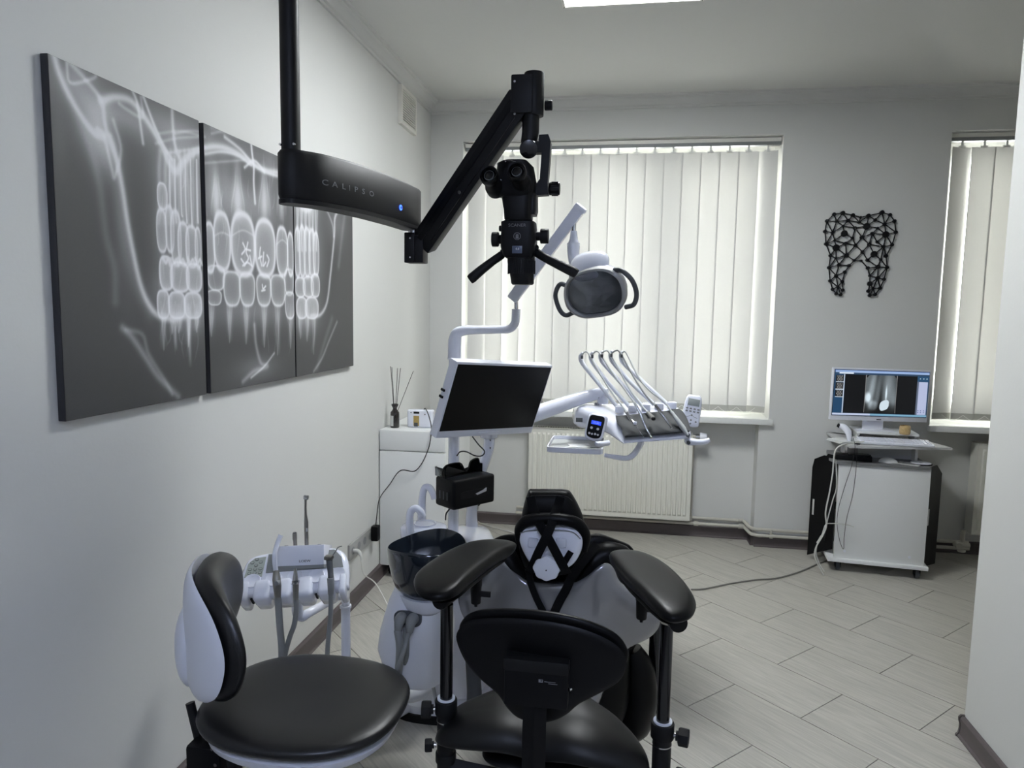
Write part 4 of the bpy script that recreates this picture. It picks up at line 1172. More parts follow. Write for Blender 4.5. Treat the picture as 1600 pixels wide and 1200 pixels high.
# optical body
k_ = K(806, 340, ym)
def ell_loft(rows, y, dr=1.0, n=28, ry=None, p=2.6):
    "rows of (py, px_left, px_right[, depth radius in m])"
    rings = []
    for row in rows:
        py_, a_, c_ = row[:3]; l_, r_ = P(a_, py_, y), P(c_, py_, y); rx = (r_.x-l_.x)/2; d_ = row[3] if len(row) > 3 else rx*dr
        cx_ = (l_.x+r_.x)/2; z_ = (l_.z+r_.z)/2
        rings.append([V(cx_+q[0], y+q[1], z_) for q in superell(rx, d_, p, n)])
    return B().ring_loft(rings)
O('prism_body', ell_loft([(250, 795, 812, .012), (252, 788, 824, .03), (262, 782, 834, .03), (285, 781, 838, .032), (300, 783, 836, .034), (315, 786, 833, .042), (330, 788, 832, .04), (343, 789, 832, .04), (346, 791, 830, .038)], ym, p=3.2), M_blackp, r, 50)
O('beam_splitter', ell_loft([(303, 824, 837, .03), (306, 822, 840, .034), (330, 822, 840, .034), (337, 824, 838, .03)], ym+.012, p=4), M_black, r, 40)
hd = O('optical_head', ell_loft([(345, 791, 832, .036), (348, 785, 837, .044), (362, 785, 838, .046), (385, 784, 838, .046), (398, 787, 836, .044), (404, 792, 834, .04)], ym, p=5), M_blackp, r, 40)
O('objective', ell_loft([(402, 793, 836, .04), (408, 793, 836, .04), (425, 795, 835, .038), (428, 797, 834, .037), (443, 799, 834, .035), (445, 801, 832, .032)], ym, p=2), M_black, r, 40)
b = B()
for k in range(22):
    a = PI+PI*k/21; p = P(815, 418, ym); b.box(p+V(math.cos(a)*.041, math.sin(a)*.041, 0), (.0025, .0025, .04))
O('focus_grip', b, M_rubber, r)
for sx, (x0_, x1_, yy_, rr_) in (('l', (769, 786, 374, 11.5)), ('r', (836, 857, 369, 11.5))):
    a_, c_ = P(x0_, yy_, ym), P(x1_, yy_, ym); rr_ = rr_*k_
    if sx == 'l':
        kb_ = B().cyl(a_, V(a_.x+.020, a_.y, a_.z), rr_, n=16, bev=.002).cyl(V(a_.x+.018, a_.y, a_.z), c_, rr_*.6, n=14)
    else:
        kb_ = B().cyl(V(c_.x-.024, a_.y, c_.z), c_, rr_, n=16, bev=.002).cyl(V(a_.x, a_.y, c_.z), V(c_.x-.022, c_.y, c_.z), rr_*.6, n=14)
    O('adjust_knob', kb_, M_rubber, r)
p = P(780, 357, ym); O('small_knob', B().cyl(p, p+V(.02, 0, 0), .009, n=14, bev=.002), M_rubber, r)
O('handle', B().tube([P(789, 392, ym), P(783, 399, ym), P(770, 408, ym-.01), P(752, 422, ym-.02), P(738, 434, ym-.03), P(734, 437, ym-.031)], [.008, .013, .0125, .0145, .0155, .0135], 18, 4), M_rubber, r)
O('handle', B().tube([P(833, 388, ym), P(838, 394, ym), P(850, 402, ym-.01), P(872, 413, ym-.02), P(896, 425, ym-.03), P(901, 428, ym-.031)], [.008, .013, .0125, .0145, .0155, .0135], 18, 4), M_rubber, r)
for x_, y_ in ((786, 394), (837, 387)):
    p = P(x_, y_, ym); O('handle_clamp', B().sphere(p, .010, 8), M_rubber, r)
# binocular tubes
for (x_, y_), (tx, ty) in (((763, 272), (776, 296)), ((806.5, 266), (816, 290))):
    e0 = P(x_, y_, ym-.10); e1 = P(tx, ty, ym-.015); d = (e1-e0).normalized()
    k2_ = K(x_, y_, ym-.1); R0 = 15.2*k2_
    q_ = Vector((0, 0, 1)).rotation_difference(d).to_matrix().to_4x4()
    T = Matrix.Translation(e0) @ q_
    Lb = (e1-e0).length
    ey_ = O('eyepiece', B().lathe([(R0*.72, .012), (R0*.80, .0), (R0*.95, -.001), (R0, .004), (R0, .018), (R0*.86, .024), (R0*.82, .034), (R0*.88, .04), (R0*.88, .055), (R0*1.0, .062), (R0*1.08, .07), (R0*1.08, Lb)], M=T, cap=False), M_blackp, r)
    O('eye_lens', B().lathe([(.001, .006), (R0*.35, .0065), (R0*.62, .009), (R0*.75, .0125), (R0*.75, .014), (.001, .014)], M=T), M_blackg, ey_)
    O('lens_ring', B().lathe([(R0*.48, .0058), (R0*.54, .0062), (R0*.54, .008), (R0*.48, .0076)], M=T, cap=False), M_dgrey, ey_)
O('binocular_bridge', ell_loft([(252, 786, 802, .02), (256, 778, 812, .03), (275, 776, 826, .035), (292, 768, 832, .035), (304, 771, 830, .03), (308, 780, 826, .025)], ym-.015, p=3), M_blackp, r, 50)
for x_, y_ in ((777, 256), (790, 252), (783, 281), (823, 273), (765, 296), (807, 292)):
    p = P(x_, y_, ym-.052); O('bright_screw', B().cyl(p, p+V(0, .006, 0), .002, n=8), M_metal, r)
fz = ym-.047
text('lettering', 'SCANER', .0125, M_text, frame(P(808, 352, fz)), r, 1.15)
p = P(808, 369, fz); em = O('emblem_ring', B().lathe([(.0095, 0), (.0108, 0), (.0108, .0012), (.0095, .0012)], M=frame(p), cap=False), M_text, r)
O('emblem_hand', B().box((-.003, 0, .0004), (.0022, .010, .001), M=frame(p)).box((0, .001, .0004), (.0022, .012, .001), M=frame(p)).box((.003, 0, .0004), (.0022, .010, .001), M=frame(p)).box((0, -.005, .0004), (.009, .004, .001), M=frame(p)), M_text, em)
O('display', B().box(P(808, 390, fz+.001), (.03, .003, .022), bevel=.001), M_scr2, r)
text('display_lettering', '0.8', .009, M_textw, frame(P(808.5, 389, fz-.001)), r)

# ================================================================== dental unit
r = thing('dental_unit', 'white dental unit column with dark glass spittoon bowl and two spouts', 'dental unit', (-.70, 2.6, 0))
yb_ = 2.17
bd = ell_loft([(1058, 640, 684, .06), (1056, 626, 692, .09), (1048, 614, 700, .12), (1030, 606, 704, .13), (1003, 597, 706, .135), (976, 601, 706, .135), (950, 608, 704, .13), (930, 614, 700, .12), (912, 622, 694, .11), (900, 632, 690, .1), (885, 640, 684, .09)], yb_, n=36, p=2.5)
body = O('body_shell', bd, M_white, r, 60)
O('base_rim', B().prism(superell(.232, .345, 2.6, 48, -.70, 2.765), 0, .03), M_rubber, r, 30, label='black rubber rim')
O('base_plinth', B().ring_loft([[V(x, y, z) for x, y in superell(a, c, 2.6, 48, -.70, 2.765)] for a, c, z in ((.225, .335, .03), (.225, .335, .06), (.20, .31, .085), (.16, .27, .1))]), M_white, r)
O('pedestal', B().lathe([(.085, 0), (.085, .2), (.08, .36)], n=30, M=Matrix.Translation((-.665, 2.50, .09))), M_white, r)
O('drain_elbow', B().tube([P(600, 1062, 2.28), P(615, 1080, 2.28), P(640, 1086, 2.3), P(662, 1078, 2.33), P(668, 1058, 2.36), P(668, 1040, 2.38)], .026, 16, 6), M_white, r)
O('name_plate', B().box(P(636, 1062, 2.2), (.07, .004, .026), yaw=.1), M_socket, r)
bk = O('rear_housing', B().ring_loft([[V(x, y, z) for x, y in superell(a, c, 2.8, 40, -.62, 2.66)] for a, c, z in ((.13, .22, .1), (.13, .22, .52), (.125, .21, .60), (.10, .17, .65), (.05, .1, .665))]), M_gloss, r, 50)
# bowl
rp = [P(605, 857, 2.08), P(615, 862, 2.02), P(640, 866, 1.985), P(672, 869, 1.985), P(705, 868, 2.02), P(727, 852, 2.10), P(727, 843, 2.15), P(715, 832, 2.22), P(690, 826, 2.26), P(660, 830, 2.25), P(632, 839, 2.22), P(612, 848, 2.15)]
rim = catmull(rp, 5, True); cr = sum(rim, V(0, 0, 0))/len(rim); bc = P(655, 890, 2.14)
def bring(s, dz_, th=0):
    out = []
    for p in rim:
        d_ = (p-cr); out.append(V(cr.x+d_.x*s+(bc.x-cr.x)*(1-s)*.4, cr.y+d_.y*s, p.z*max(0, 1+dz_*6)+(cr.z)*(-dz_*6)+dz_ if dz_ > -.16 else cr.z+dz_))
    return out
outer = [bring(.36, -.165), bring(.62, -.155), bring(.80, -.13), bring(.90, -.09), bring(.97, -.045), bring(1.0, -.01), bring(1.0, 0), bring(.975, .002), bring(.955, -.01), bring(.90, -.05), bring(.80, -.09), bring(.6, -.125), bring(.3, -.135), bring(.04, -.14)]
bw = O('spittoon_bowl', B().ring_loft(outer), M_bowl, r, 70, label='dark smoked glass bowl')
O('bowl_drain', B().cyl((cr.x, cr.y, cr.z-.139), (cr.x, cr.y, cr.z-.134), .016, n=18), M_metal, bw)
q = bring(.36, -.165)
O('bowl_collar', B().ring_loft([[v+V(0, 0, -.05) for v in bring(.45, -.165)], [v+V(0, 0, -.03) for v in bring(.62, -.165)], [v+V(0, 0, .004) for v in bring(.70, -.16)]]), M_gloss, r, 60)
# cup platform and spouts
cpz = P(660, 826, 2.36).z
pcn = P(662, 824, 2.38)
O('cup_platform', B().pad(superell(.082, .062, 2.8, 36), .012, .09, p=6, pb=5, M=Matrix.Translation(V(pcn.x, pcn.y, cpz-.002)), dish=.0), M_gloss, r, 50)
O('cup_rest', B().lathe([(.036, .001), (.040, .003), (.040, .007), (.035, .007), (.033, .003), (.001, .002)], M=Matrix.Translation(V(pcn.x+.005, pcn.y, cpz+.009))), M_gloss, r)
O('tall_spout', B().tube([P(659, 822, 2.44), P(659, 800, 2.44), P(660, 775, 2.44), P(664, 762, 2.44), P(671, 762, 2.44), P(676, 770, 2.44), P(678, 780, 2.44)], [.017, .0155, .013, .0125, .012, .0115, .009], 16, 6), M_gloss, r)
O('short_spout', B().tube([P(641, 832, 2.3), P(640, 812, 2.3), P(642, 799, 2.3), P(650, 794, 2.3), P(658, 800, 2.3), P(663, 807, 2.3)], [.014, .0135, .013, .0125, .0115, .0085], 16, 6), M_gloss, r)
# hose sockets on the body
ys_ = yb_-.128
Mf = frame(P(637, 967, ys_), 0, -.12)
O('socket_recess', B().prism(superell(.044, .0245, 3.2, 32), -.012, .003, Mf), M_dgrey, r)
for dx in (-.018, .019):
    O('hose_plug', B().tube([Mf @ V(dx, .003, .002), Mf @ V(dx, .002, .022), Mf @ V(dx-.001, -.012, .03), Mf @ V(dx-.003, -.03, .028)], [.019, .018, .014, .011], 16, 4), M_grey, r)
O('suction_hose', B().tube([Mf @ V(-.022, -.028, .028), P(625, 1010, 1.99), P(623, 1045, 2.02), P(618, 1075, 2.05), P(600, 1110, 2.05)], .0125, 12, 6), M_grey, r)
O('suction_hose', B().tube([Mf @ V(-.002, -.02, .010), P(635, 1010, 2.03), P(633, 1040, 2.05), P(628, 1062, 2.1)], .010, 12, 6), M_grey, r)
O('suction_hose', B().tube([Mf @ V(.015, -.028, .028), P(633, 1010, 1.97), P(622, 1042, 1.95), P(608, 1070, 1.93), P(590, 1120, 1.9)], .0065, 12, 6), M_grey, r)
# pole of the lamp
pp = P(708, 830, 2.65); kx = K(708, 600, 2.65)
def up(px, py, y=2.65): return P(px, py, y)
pz1 = up(707, 560).z
lp = O('lamp_pole', B().cyl((pp.x, pp.y, .5), (pp.x, pp.y, pz1), .0215, n=28), M_gloss, r)
O('pole_collar', B().cyl((pp.x, pp.y, pz1-.004), (pp.x, pp.y, pz1+.004), .0265, n=28, bev=.001), M_gloss, r)
xk = pp.x
O('lamp_tube', B().tube([V(xk, 2.65, pz1), V(xk, 2.65, up(708, 545).z), V(xk+.001, 2.65, up(708, 532).z), up(715, 520), up(728, 516), up(745, 515.5), up(775, 515), up(795, 514), up(804, 506), up(806, 495), up(806.5, 483)], [.0255, .0255, .0255, .022, .0185, .0165, .0155, .0155, .016, .0165, .0165], 20, 5), M_gloss, r)
O('tube_pin', B().cyl(up(806.5, 484), up(806.5, 460), .007), M_metal, r)
arm0, arm1_ = up(803, 464, 2.63), up(902, 331, 2.56)
dd = (arm1_-arm0); ax = dd.normalized(); dn = (V(0, -1, 0)-ax*V(0, -1, 0).dot(ax)).normalized(); upv = dn.cross(ax).normalized(); La = dd.length
Ms = Matrix(((ax.x, upv.x, dn.x, arm0.x), (ax.y, upv.y, dn.y, arm0.y), (ax.z, upv.z, dn.z, arm0.z), (0, 0, 0, 1)))
O('spring_arm', B().bb(-.012, La+.012, -.021, .021, -.017, .017, .007, M=Ms), M_gloss, r)
O('arm_end_cap', B().bb(La+.004, La+.026, -.024, .022, -.019, .019, .008, M=Ms), M_white, r)
O('lamp_pin', B().cyl(up(897.5, 342, 2.56), up(896.5, 366, 2.56), .0075), M_metal, r)
O('lamp_neck', B().tube([up(896.5, 361, 2.56), up(896.5, 374, 2.56), up(896, 382, 2.56), up(896, 386, 2.56), up(896, 398, 2.56), up(898, 409, 2.55), up(904, 416, 2.54)], [.0115, .015, .0215, .0225, .021, .0205, .017], 22, 4), M_gloss, r)
O('neck_ring', B().cyl(up(896, 380, 2.56), up(896, 384, 2.56), .0232, n=24), M_white, r)

# lamp head
lc = P(927, 457, 2.42)
Ml = frame(lc, math.radians(-24), math.radians(28), math.radians(-7))
r2 = thing('operating_light', 'oval dental operating light with grey handles hanging before the wide window blind', 'lamp', lc)
ol = [(-.094, -.045), (-.090, .012), (-.060, .060), (0.0, .082), (.062, .080), (.098, .050), (.106, .01), (.094, -.04), (.058, -.078), (.005, -.088), (-.058, -.084)]
ol = [(x*1.16-.003, y) for x, y in ol]
olc = [(v.x, v.y) for v in catmull([(x, y, 0) for x, y in ol], 5, True)]
def orr(s, z, ox=0, oy=0): return [Ml @ V(x*s+ox, y*s+oy, z) for x, y in olc]
O('lamp_shell', B().ring_loft([orr(.25, -.085, 0, .0), orr(.55, -.08), orr(.8, -.062), orr(.95, -.035), orr(1.0, -.015), orr(1.02, 0), orr(1.0, .006), orr(.93, .008), orr(.90, 0), orr(.86, -.012)], cap=True), M_gloss, r2, 60)
O('rim', B().ring_loft([orr(1.03, -.012), orr(1.045, 0), orr(1.02, .009), orr(.94, .011), orr(.90, .003)], cap=False), M_socket, r2, 60)
O('reflector', B().ring_loft([orr(.89, -.004), orr(.8, -.022), orr(.55, -.04), orr(.2, -.046)], cap=True), M_reflector, r2, 60)
for ox, oy, ww in ((-.048, -.005, .034), (.048, .005, .034)):
    O('reflector_dish', B().ring_loft([[Ml @ V(ox+q[0], oy+q[1], z) for q in superell(ww*s, .058*s, 3, 28)] for s, z in ((1, -.018), (.85, -.026), (.5, -.033), (.1, -.036))]), M_reflector, r2, 60)
O('bulb_shield', B().prism([(-.004, -.06), (.016, -.062), (.018, .0), (.008, .012), (-.004, .01), (-.010, 0)], -.026, -.014, Ml @ Matrix.Rotation(math.radians(-12), 4, 'Z')), M_socket, r2)
O('lens', B().ring_loft([orr(.905, -.001), orr(.9, .003), orr(.6, .007), orr(.2, .008)]), M_lens, r2, 60)
O('handle', B().tube([Ml @ V(*p) for p in ((-.092, .035, -.005), (-.118, .045, -.0), (-.146, .010, .006), (-.150, -.045, .006), (-.135, -.072, .002), (-.100, -.066, -.006))], .0082, 12, 6), M_dgrey, r2)
O('handle', B().tube([Ml @ V(*p) for p in ((.098, .066, -.008), (.128, .062, -.0), (.156, .028, .006), (.158, -.020, .006), (.134, -.060, 0), (.098, -.070, -.006))], .0082, 12, 6), M_dgrey, r2)
O('top_housing', B().pad(superell(.075, .055, 2.6, 32), .03, .03, p=3, M=Ml @ Matrix.Translation((-.012, .078, -.045)) @ Matrix.Rotation(math.radians(-55), 4, 'X')), M_gloss, r2, 60)
O('rear_grip', B().tube([Ml @ V(*p) for p in ((-.07, .05, -.05), (-.108, .04, -.07), (-.112, -.01, -.075), (-.08, -.04, -.06))], .009, 12, 6), M_grey, r2)
bp_ = Ml @ Matrix.Translation((-.03, .088, -.01))
text('maker_badge', 'FOMA', .012, M_textd, frame(P(904.5, 413, 2.45), math.radians(-15), math.radians(-30)), r2)

# ================================================================== monitor on the unit
mo = V(-.48235449, 2.64170834, 1.20726797); Mm = frame(mo, .92808464, .31227917, .075209)
r = thing('patient_monitor', 'switched off white framed screen tilted on the unit pole', 'monitor', mo)
O('housing', B().box((0, 0, -.02), (.51, .30, .04), M=Mm, bevel=.004), M_white, r)
O('screen', B().box((0, .010, .0005), (.496, .262, .002), M=Mm), M_screenoff, r)
O('chin_tab', B().prism([(-.05, -.134), (.06, -.134), (.045, -.146), (-.035, -.146)], 0, .004, Mm), M_white, r)
for x, y, w_ in ((-.258, .03, .01), (-.258, .004, .006)):
    O('side_button', B().box((x, y, -.03), (.006, .008, .018), M=Mm), M_blackp, r)
q = Mm @ V(0, 0, -.04)
O('bracket', B().tube([q, V((q.x+pp.x)/2, (q.y+pp.y)/2+.01, q.z), V(pp.x+.015, pp.y, q.z)], .02, 14, 4), M_blackp, r)
O('cable', B().tube([P(738, 682, 2.60), P(748, 695, 2.60), P(757, 705, 2.60), P(753, 712, 2.6), P(742, 712, 2.6), P(729, 706, 2.6), P(719, 706, 2.6), P(714, 712, 2.62)], .0026, 8, 7), M_cableb, r)

# tissue box and goggles
tyaw = .90
tb = P(727, 764, 2.56)
fr_c = P(716, 797, 2.47)      # near bottom corner
r = thing('tissue_box_holder', 'glossy black wall style tissue dispenser fixed on the unit pole', 'dispenser', (tb.x, tb.y, tb.z-.06), tyaw)
Tt = flat((tb.x, tb.y, tb.z), tyaw)
O('case', B().box((0, 0, 0), (.20, .115, .110), M=Tt, bevel=.012, seg=3), M_blackp, r)
O('slot', B().prism(superell(.07, .014, 6, 32), -.002, .0012, Tt @ Matrix(((1, 0, 0, .0), (0, 0, -1, -.0575), (0, 1, 0, -.005), (0, 0, 0, 1)))), M_rubber, r)
O('tissue', B()._add([Tt @ V(*v) for v in ((.01, -.0595, -.012), (.055, -.0595, -.004), (.052, -.065, .010), (.035, -.063, .004), (.0, -.061, -.006), (.01, -.0590, -.013), (.055, -.0590, -.005), (.052, -.0590, .0095))], [(0, 1, 2, 3, 4), (5, 6, 7), (0, 5, 6, 1), (1, 6, 7, 2)]), M_textw, r)
b_ = O('port_panel', B().box((-.101, 0, -.008), (.002, .07, .045), M=Tt, bevel=.0008), M_rubber, r)
for y_ in (-.022, 0, .022):
    O('port', B().box((-.1025, y_, -.008), (.002, .005, .03), M=Tt), M_dgrey, b_)
O('clamp', B().box((pp.x, pp.y, tb.z-.01), (.062, .062, .05), bevel=.006), M_blackp, r)
O('clamp_arm', B().tube([V(pp.x, pp.y, tb.z-.01), V(tb.x, tb.y, tb.z-.01)], .016, 12, 0), M_blackp, r)
O('cable', B().tube([P(706, 790, 2.53), P(702, 796, 2.53), P(697, 803, 2.55), P(696, 812, 2.58)], .003, 8, 6), M_cableb, r)
g0 = Tt @ V(-.005, .0, .062)
r = thing('safety_goggles', 'dark tinted safety goggles lying on the black tissue dispenser', 'goggles', g0, tyaw)
Mg = Tt @ Matrix.Translation((-.012, -.012, .056))
fr_pts = [(-.085, .0), (-.088, .02), (-.078, .045), (-.03, .052), (-.012, .03), (.0, .016), (.012, .03), (.022, .052), (.066, .056), (.084, .035), (.086, .0)]
def gl(y_, s=1): return [V(x*s, y_+.012-(x/.09)**2*-.03, z*s+.001) for x, z in fr_pts]
n = len(fr_pts)
A_ = [Mg @ v for v in gl(-.02)]; Bq = [Mg @ v for v in gl(-.0175)]
O('lens', B()._add(A_+Bq, [tuple(range(n)), tuple(reversed(range(n, 2*n)))]+[(i, (i+1) % n, n+(i+1) % n, n+i) for i in range(n)]), M_tint, r, 20)
O('frame', B().tube([Mg @ V(v.x, v.y-.001, v.z) for v in gl(-.019)]+[Mg @ gl(-.019)[0]], .0028, 8, 3), M_blackp, r)
O('side_shield', B().box((-.087, .035, .018), (.003, .065, .034), M=Mg, bevel=.001), M_tint, r)
O('side_shield', B().box((.087, .035, .018), (.003, .065, .034), M=Mg, bevel=.001), M_tint, r)

# ================================================================== delivery table with its arm
yd = 2.9
r = thing('delivery_table', 'white instrument delivery table on a swing arm with grey pad and five hoses', 'instrument table', (P(1000, 660, yd).x, yd, P(1000, 700, yd).z))
# arm from the unit
s0 = P(737, 835, 2.78)
O('support_pole', B().tube([V(s0.x, 2.78, .66), P(737, 800, 2.78), P(742, 765, 2.78), P(752, 735, 2.78), P(760, 712, 2.78), P(764, 695, 2.78), P(764, 672, 2.78), P(764, 660, 2.78)], [.026, .023, .021, .021, .022, .0225, .0225, .0225], 20, 5), M_gloss, r)
for yy_ in (688, 700): 
    p = P(766, yy_, 2.757); O('cover_screw', B().cyl(p, p+V(0, .004, 0), .003, n=8), M_metal, r)
e0, e1 = P(770, 668, 2.80), P(945, 613, 3.02)
O('balance_arm', B().tube([e0, P(800, 659, 2.84), P(850, 642, 2.9), P(915, 620, 2.98), e1], [.034, .034, .034, .027, .024], 22, 4, sx=.75), M_gloss, r)
O('arm_joint', B().cyl(P(764, 662, 2.79), P(764, 684, 2.79), .036, n=24, bev=.004), M_gloss, r)
p = P(942, 618, 3.02)
O('joint_block', B().cyl(p+V(0, 0, -.035), p+V(0, 0, .03), .024, n=20, bev=.004), M_white, r)
O('joint_pin', B().cyl(p+V(-.02, .0, -.085), p+V(-.02, 0, -.03), .016, n=18), M_metal, r)
p2 = P(935, 621, 2.99); O('arm_screw', B().cyl(p2, p2+V(0, .01, 0), .004, n=10), M_dgrey, r)
# body: sections swept sideways
def sec(px_, rows):
    return [P(px_, yy_, y_) for yy_, y_ in rows]
Lft = [(650, 3.00), (636, 3.06), (632, 3.04), (634, 2.98), (644, 2.93), (655, 2.92), (664, 2.94), (664, 3.0)]
secs = [
    [P(894, 650, 3.02), P(895, 642, 3.05), P(897, 637, 3.06), P(899, 640, 2.98), P(899, 648, 2.95), P(899, 658, 2.96), P(898, 662, 2.98), P(896, 660, 3.02)],
    [P(905, 662, 3.10), P(905, 640, 3.12), P(906, 632, 3.12), P(908, 632, 3.0), P(910, 640, 2.93), P(911, 656, 2.92), P(910, 665, 2.94), P(907, 668, 3.0)],
    [P(935, 665, 3.14), P(935, 636, 3.16), P(936, 630, 3.14), P(940, 634, 3.0), P(944, 646, 2.88), P(946, 664, 2.84), P(945, 674, 2.86), P(940, 672, 3.0)],
    [P(958, 660, 3.16), P(955, 638, 3.18), P(952, 631, 3.16), P(956, 640, 3.0), P(966, 655, 2.84), P(972, 684, 2.76), P(972, 692, 2.76), P(962, 680, 3.0)],
    [P(978, 655, 3.16), P(972, 637, 3.18), P(970, 630, 3.16), P(970, 641, 3.0), P(976, 654, 2.86), P(984, 685, 2.76), P(984, 692, 2.76), P(980, 682, 3.0)],
    [P(1045, 648, 3.16), P(1042, 632, 3.18), P(1040, 627, 3.16), P(1040, 634, 3.0), P(1050, 646, 2.86), P(1066, 679, 2.76), P(1066, 686, 2.76), P(1050, 676, 3.0)],
    [P(1056, 648, 3.14), P(1054, 634, 3.14), P(1052, 630, 3.1), P(1056, 637, 3.0), P(1064, 650, 2.88), P(1077, 676, 2.78), P(1077, 683, 2.78), P(1062, 674, 3.0)],
    [P(1060, 650, 3.08), P(1059, 640, 3.08), P(1060, 638, 3.04), P(1063, 642, 2.98), P(1070, 655, 2.90), P(1079, 674, 2.82), P(1079, 679, 2.82), P(1066, 672, 3.0)]]
def subdiv(secs, k):
    out = []; n = len(secs[0]); cols = [catmull([s[i] for s in secs], k) for i in range(n)]
    for j in range(len(cols[0])):
        ring = catmull([c[j] for c in cols], 3, True); out.append(ring)
    return out
hb = O('table_body', B().ring_loft(subdiv(secs, 4)), M_gloss, r, 60)
# grey pad on the sloped front
g = [P(963, 655, 2.836), P(970, 651, 2.83), P(1045, 640, 2.83), P(1062, 640, 2.836), P(1073, 656, 2.80), P(1078, 676, 2.748), P(1068, 678, 2.738), P(985, 686, 2.738), P(977, 687, 2.738), P(973, 680, 2.75), P(972, 672, 2.77), P(965, 664, 2.80)]
gc = sum(g, V(0, 0, 0))/len(g); gx = (P(1070, 660, 2.8)-P(966, 668, 2.8)).normalized(); gn = gx.cross((g[8]-g[0]).normalized()).normalized()
if gn.y > 0: gn = -gn
gy = gn.cross(gx).normalized()
Mp = Matrix(((gx.x, gy.x, gn.x, gc.x), (gx.y, gy.y, gn.y, gc.y), (gx.z, gy.z, gn.z, gc.z), (0, 0, 0, 1)))
Mpi = Mp.inverted(); g2 = [(q.x, q.y) for q in (Mpi @ v for v in g)]
O('silicone_pad', B().pad(g2, .004, .014, p=10, rings=6, M=Mp @ Matrix.Translation((0, 0, .011)), smooth=4), mat('silicone_pad_grey', (50, 52, 53), .7), r, 60, label='grey silicone pad')
O('front_lip', B().tube([P(976, 690, 2.745), P(1030, 686, 2.745), P(1068, 682, 2.745), P(1078, 677, 2.77)], .006, 10, 4), M_gloss, r)
O('card_slot', B().box(P(905, 656, 2.912), (.028, .004, .018), bevel=.001), M_dgrey, r)
# rear block holding the whips
for i in range(5):
    p = P(968+i*20.5, 640-i*1.6, 2.93)
    O('whip_socket', B().box(p+V(0, 0, .002), (.036, .05, .028), bevel=.007), M_gloss, r)
whip = [((966, 638), (936, 600), (914, 573), (908, 563), (907, 556), (911, 551)), ((984, 636), (952, 600), (930, 572), (924, 562), (923, 555), (927, 550)), ((1003, 634), (970, 598), (945, 570), (939, 561), (938, 554), (942, 549)),
        ((1022, 632), (985, 597), (961, 570), (955, 561), (954, 553), (957, 548)), ((1042, 631), (1004, 596), (977, 570), (971, 561), (970, 553), (973, 549))]
for i, w_ in enumerate(whip):
    yy_ = [2.95, 2.97, 2.99, 2.99, 2.985, 2.975]
    O('whip_arm', B().tube([P(*q, y_) for q, y_ in zip(w_, yy_)], [.0085, .0085, .0095, .010, .008, .005], 12, 5), M_white, r)
    p = P(w_[5][0]-1.5, w_[5][1]+7, 2.95); O('hose_clip', B().box(p, (.010, .012, .014), bevel=.002), M_dgrey, r)
hose = [((909, 556), (914, 550), (920, 553), (935, 580), (955, 612), (972, 634), (982, 648)), ((925, 554), (931, 549), (938, 553), (955, 580), (975, 607), (990, 628), (996, 637)),
        ((940, 552), (946, 548), (953, 552), (970, 583), (985, 610), (1003, 634), (1014, 646)), ((956, 552), (962, 548), (969, 551), (985, 580), (1002, 608), (1018, 628), (1026, 635)), ((971, 553), (976, 549), (981, 556), (997, 588), (1015, 610), (1038, 628), (1052, 647))]
tools = [([(979, 645), (986, 656), (992, 662), (994, 665)], [.0055, .006, .007, .005], ((994, 665), (1006, 684)), M_metal), ([(994, 634), (1002, 650), (1009, 668), (1016, 680), (1018, 684)], [.005, .006, .0055, .004, .0042], None, M_metal),
         ([(1013, 645), (1017, 650), (1021, 654)], [.007, .008, .0085], None, M_brush), ([(1024, 633), (1032, 644), (1044, 660), (1050, 669)], [.005, .0065, .0055, .003], None, M_metal), ([(1051, 646), (1058, 656), (1068, 670), (1075, 680)], [.006, .009, .0105, .004], None, M_hosew)]
tlabel = ['silver syringe like handpiece with a thin needle tip, first on the grey pad', 'slim silver handpiece, second on the grey pad', 'short dark tipped handpiece in the middle of the grey pad', 'slim silver handpiece, fourth on the grey pad', 'pale scaler handpiece at the right end of the grey pad']
for i, (h_, t_) in enumerate(zip(hose, tools)):
    n = len(h_); ys2 = [2.975, 2.97, 2.96, 2.92, 2.88, 2.84, 2.80]
    O('hose', B().tube([P(*q, y_) for q, y_ in zip(h_, ys2)], .0036, 9, 6), M_hosew if i != 3 else M_grey, r)
    pts, rad, ndl, m_ = t_
    tp = [P(*q, 2.80-.045*k/(len(pts)-1)-.038) for k, q in enumerate(pts)]
    t = thing('handpiece', tlabel[i], 'handpiece', tp[0], group='handpieces resting on the delivery table')
    O('barrel', B().tube(tp, rad, 14, 4), m_, t)
    O('end_collar', B().cyl(tp[0]+(tp[0]-tp[1]).normalized()*.012, tp[0], .005, rad[0]+.001), M_hosew, t)
    if ndl:
        O('needle', B().cyl(P(*ndl[0], 2.725), P(*ndl[1], 2.71), .0016, .0008, n=8), M_metal, t)
        O('head_clip', B().box(P(992, 661, 2.715), (.016, .012, .012), bevel=.003), M_gloss, t)
    if i == 4:
        O('tip', B().cyl(tp[-1], P(1076, 683, 2.74), .008, .003), M_dgrey, t)
    if i == 2:
        O('tip', B().cyl(tp[-1], tp[-1]+(tp[-1]-tp[-2]).normalized()*.006, .0085, .006), M_blackp, t)
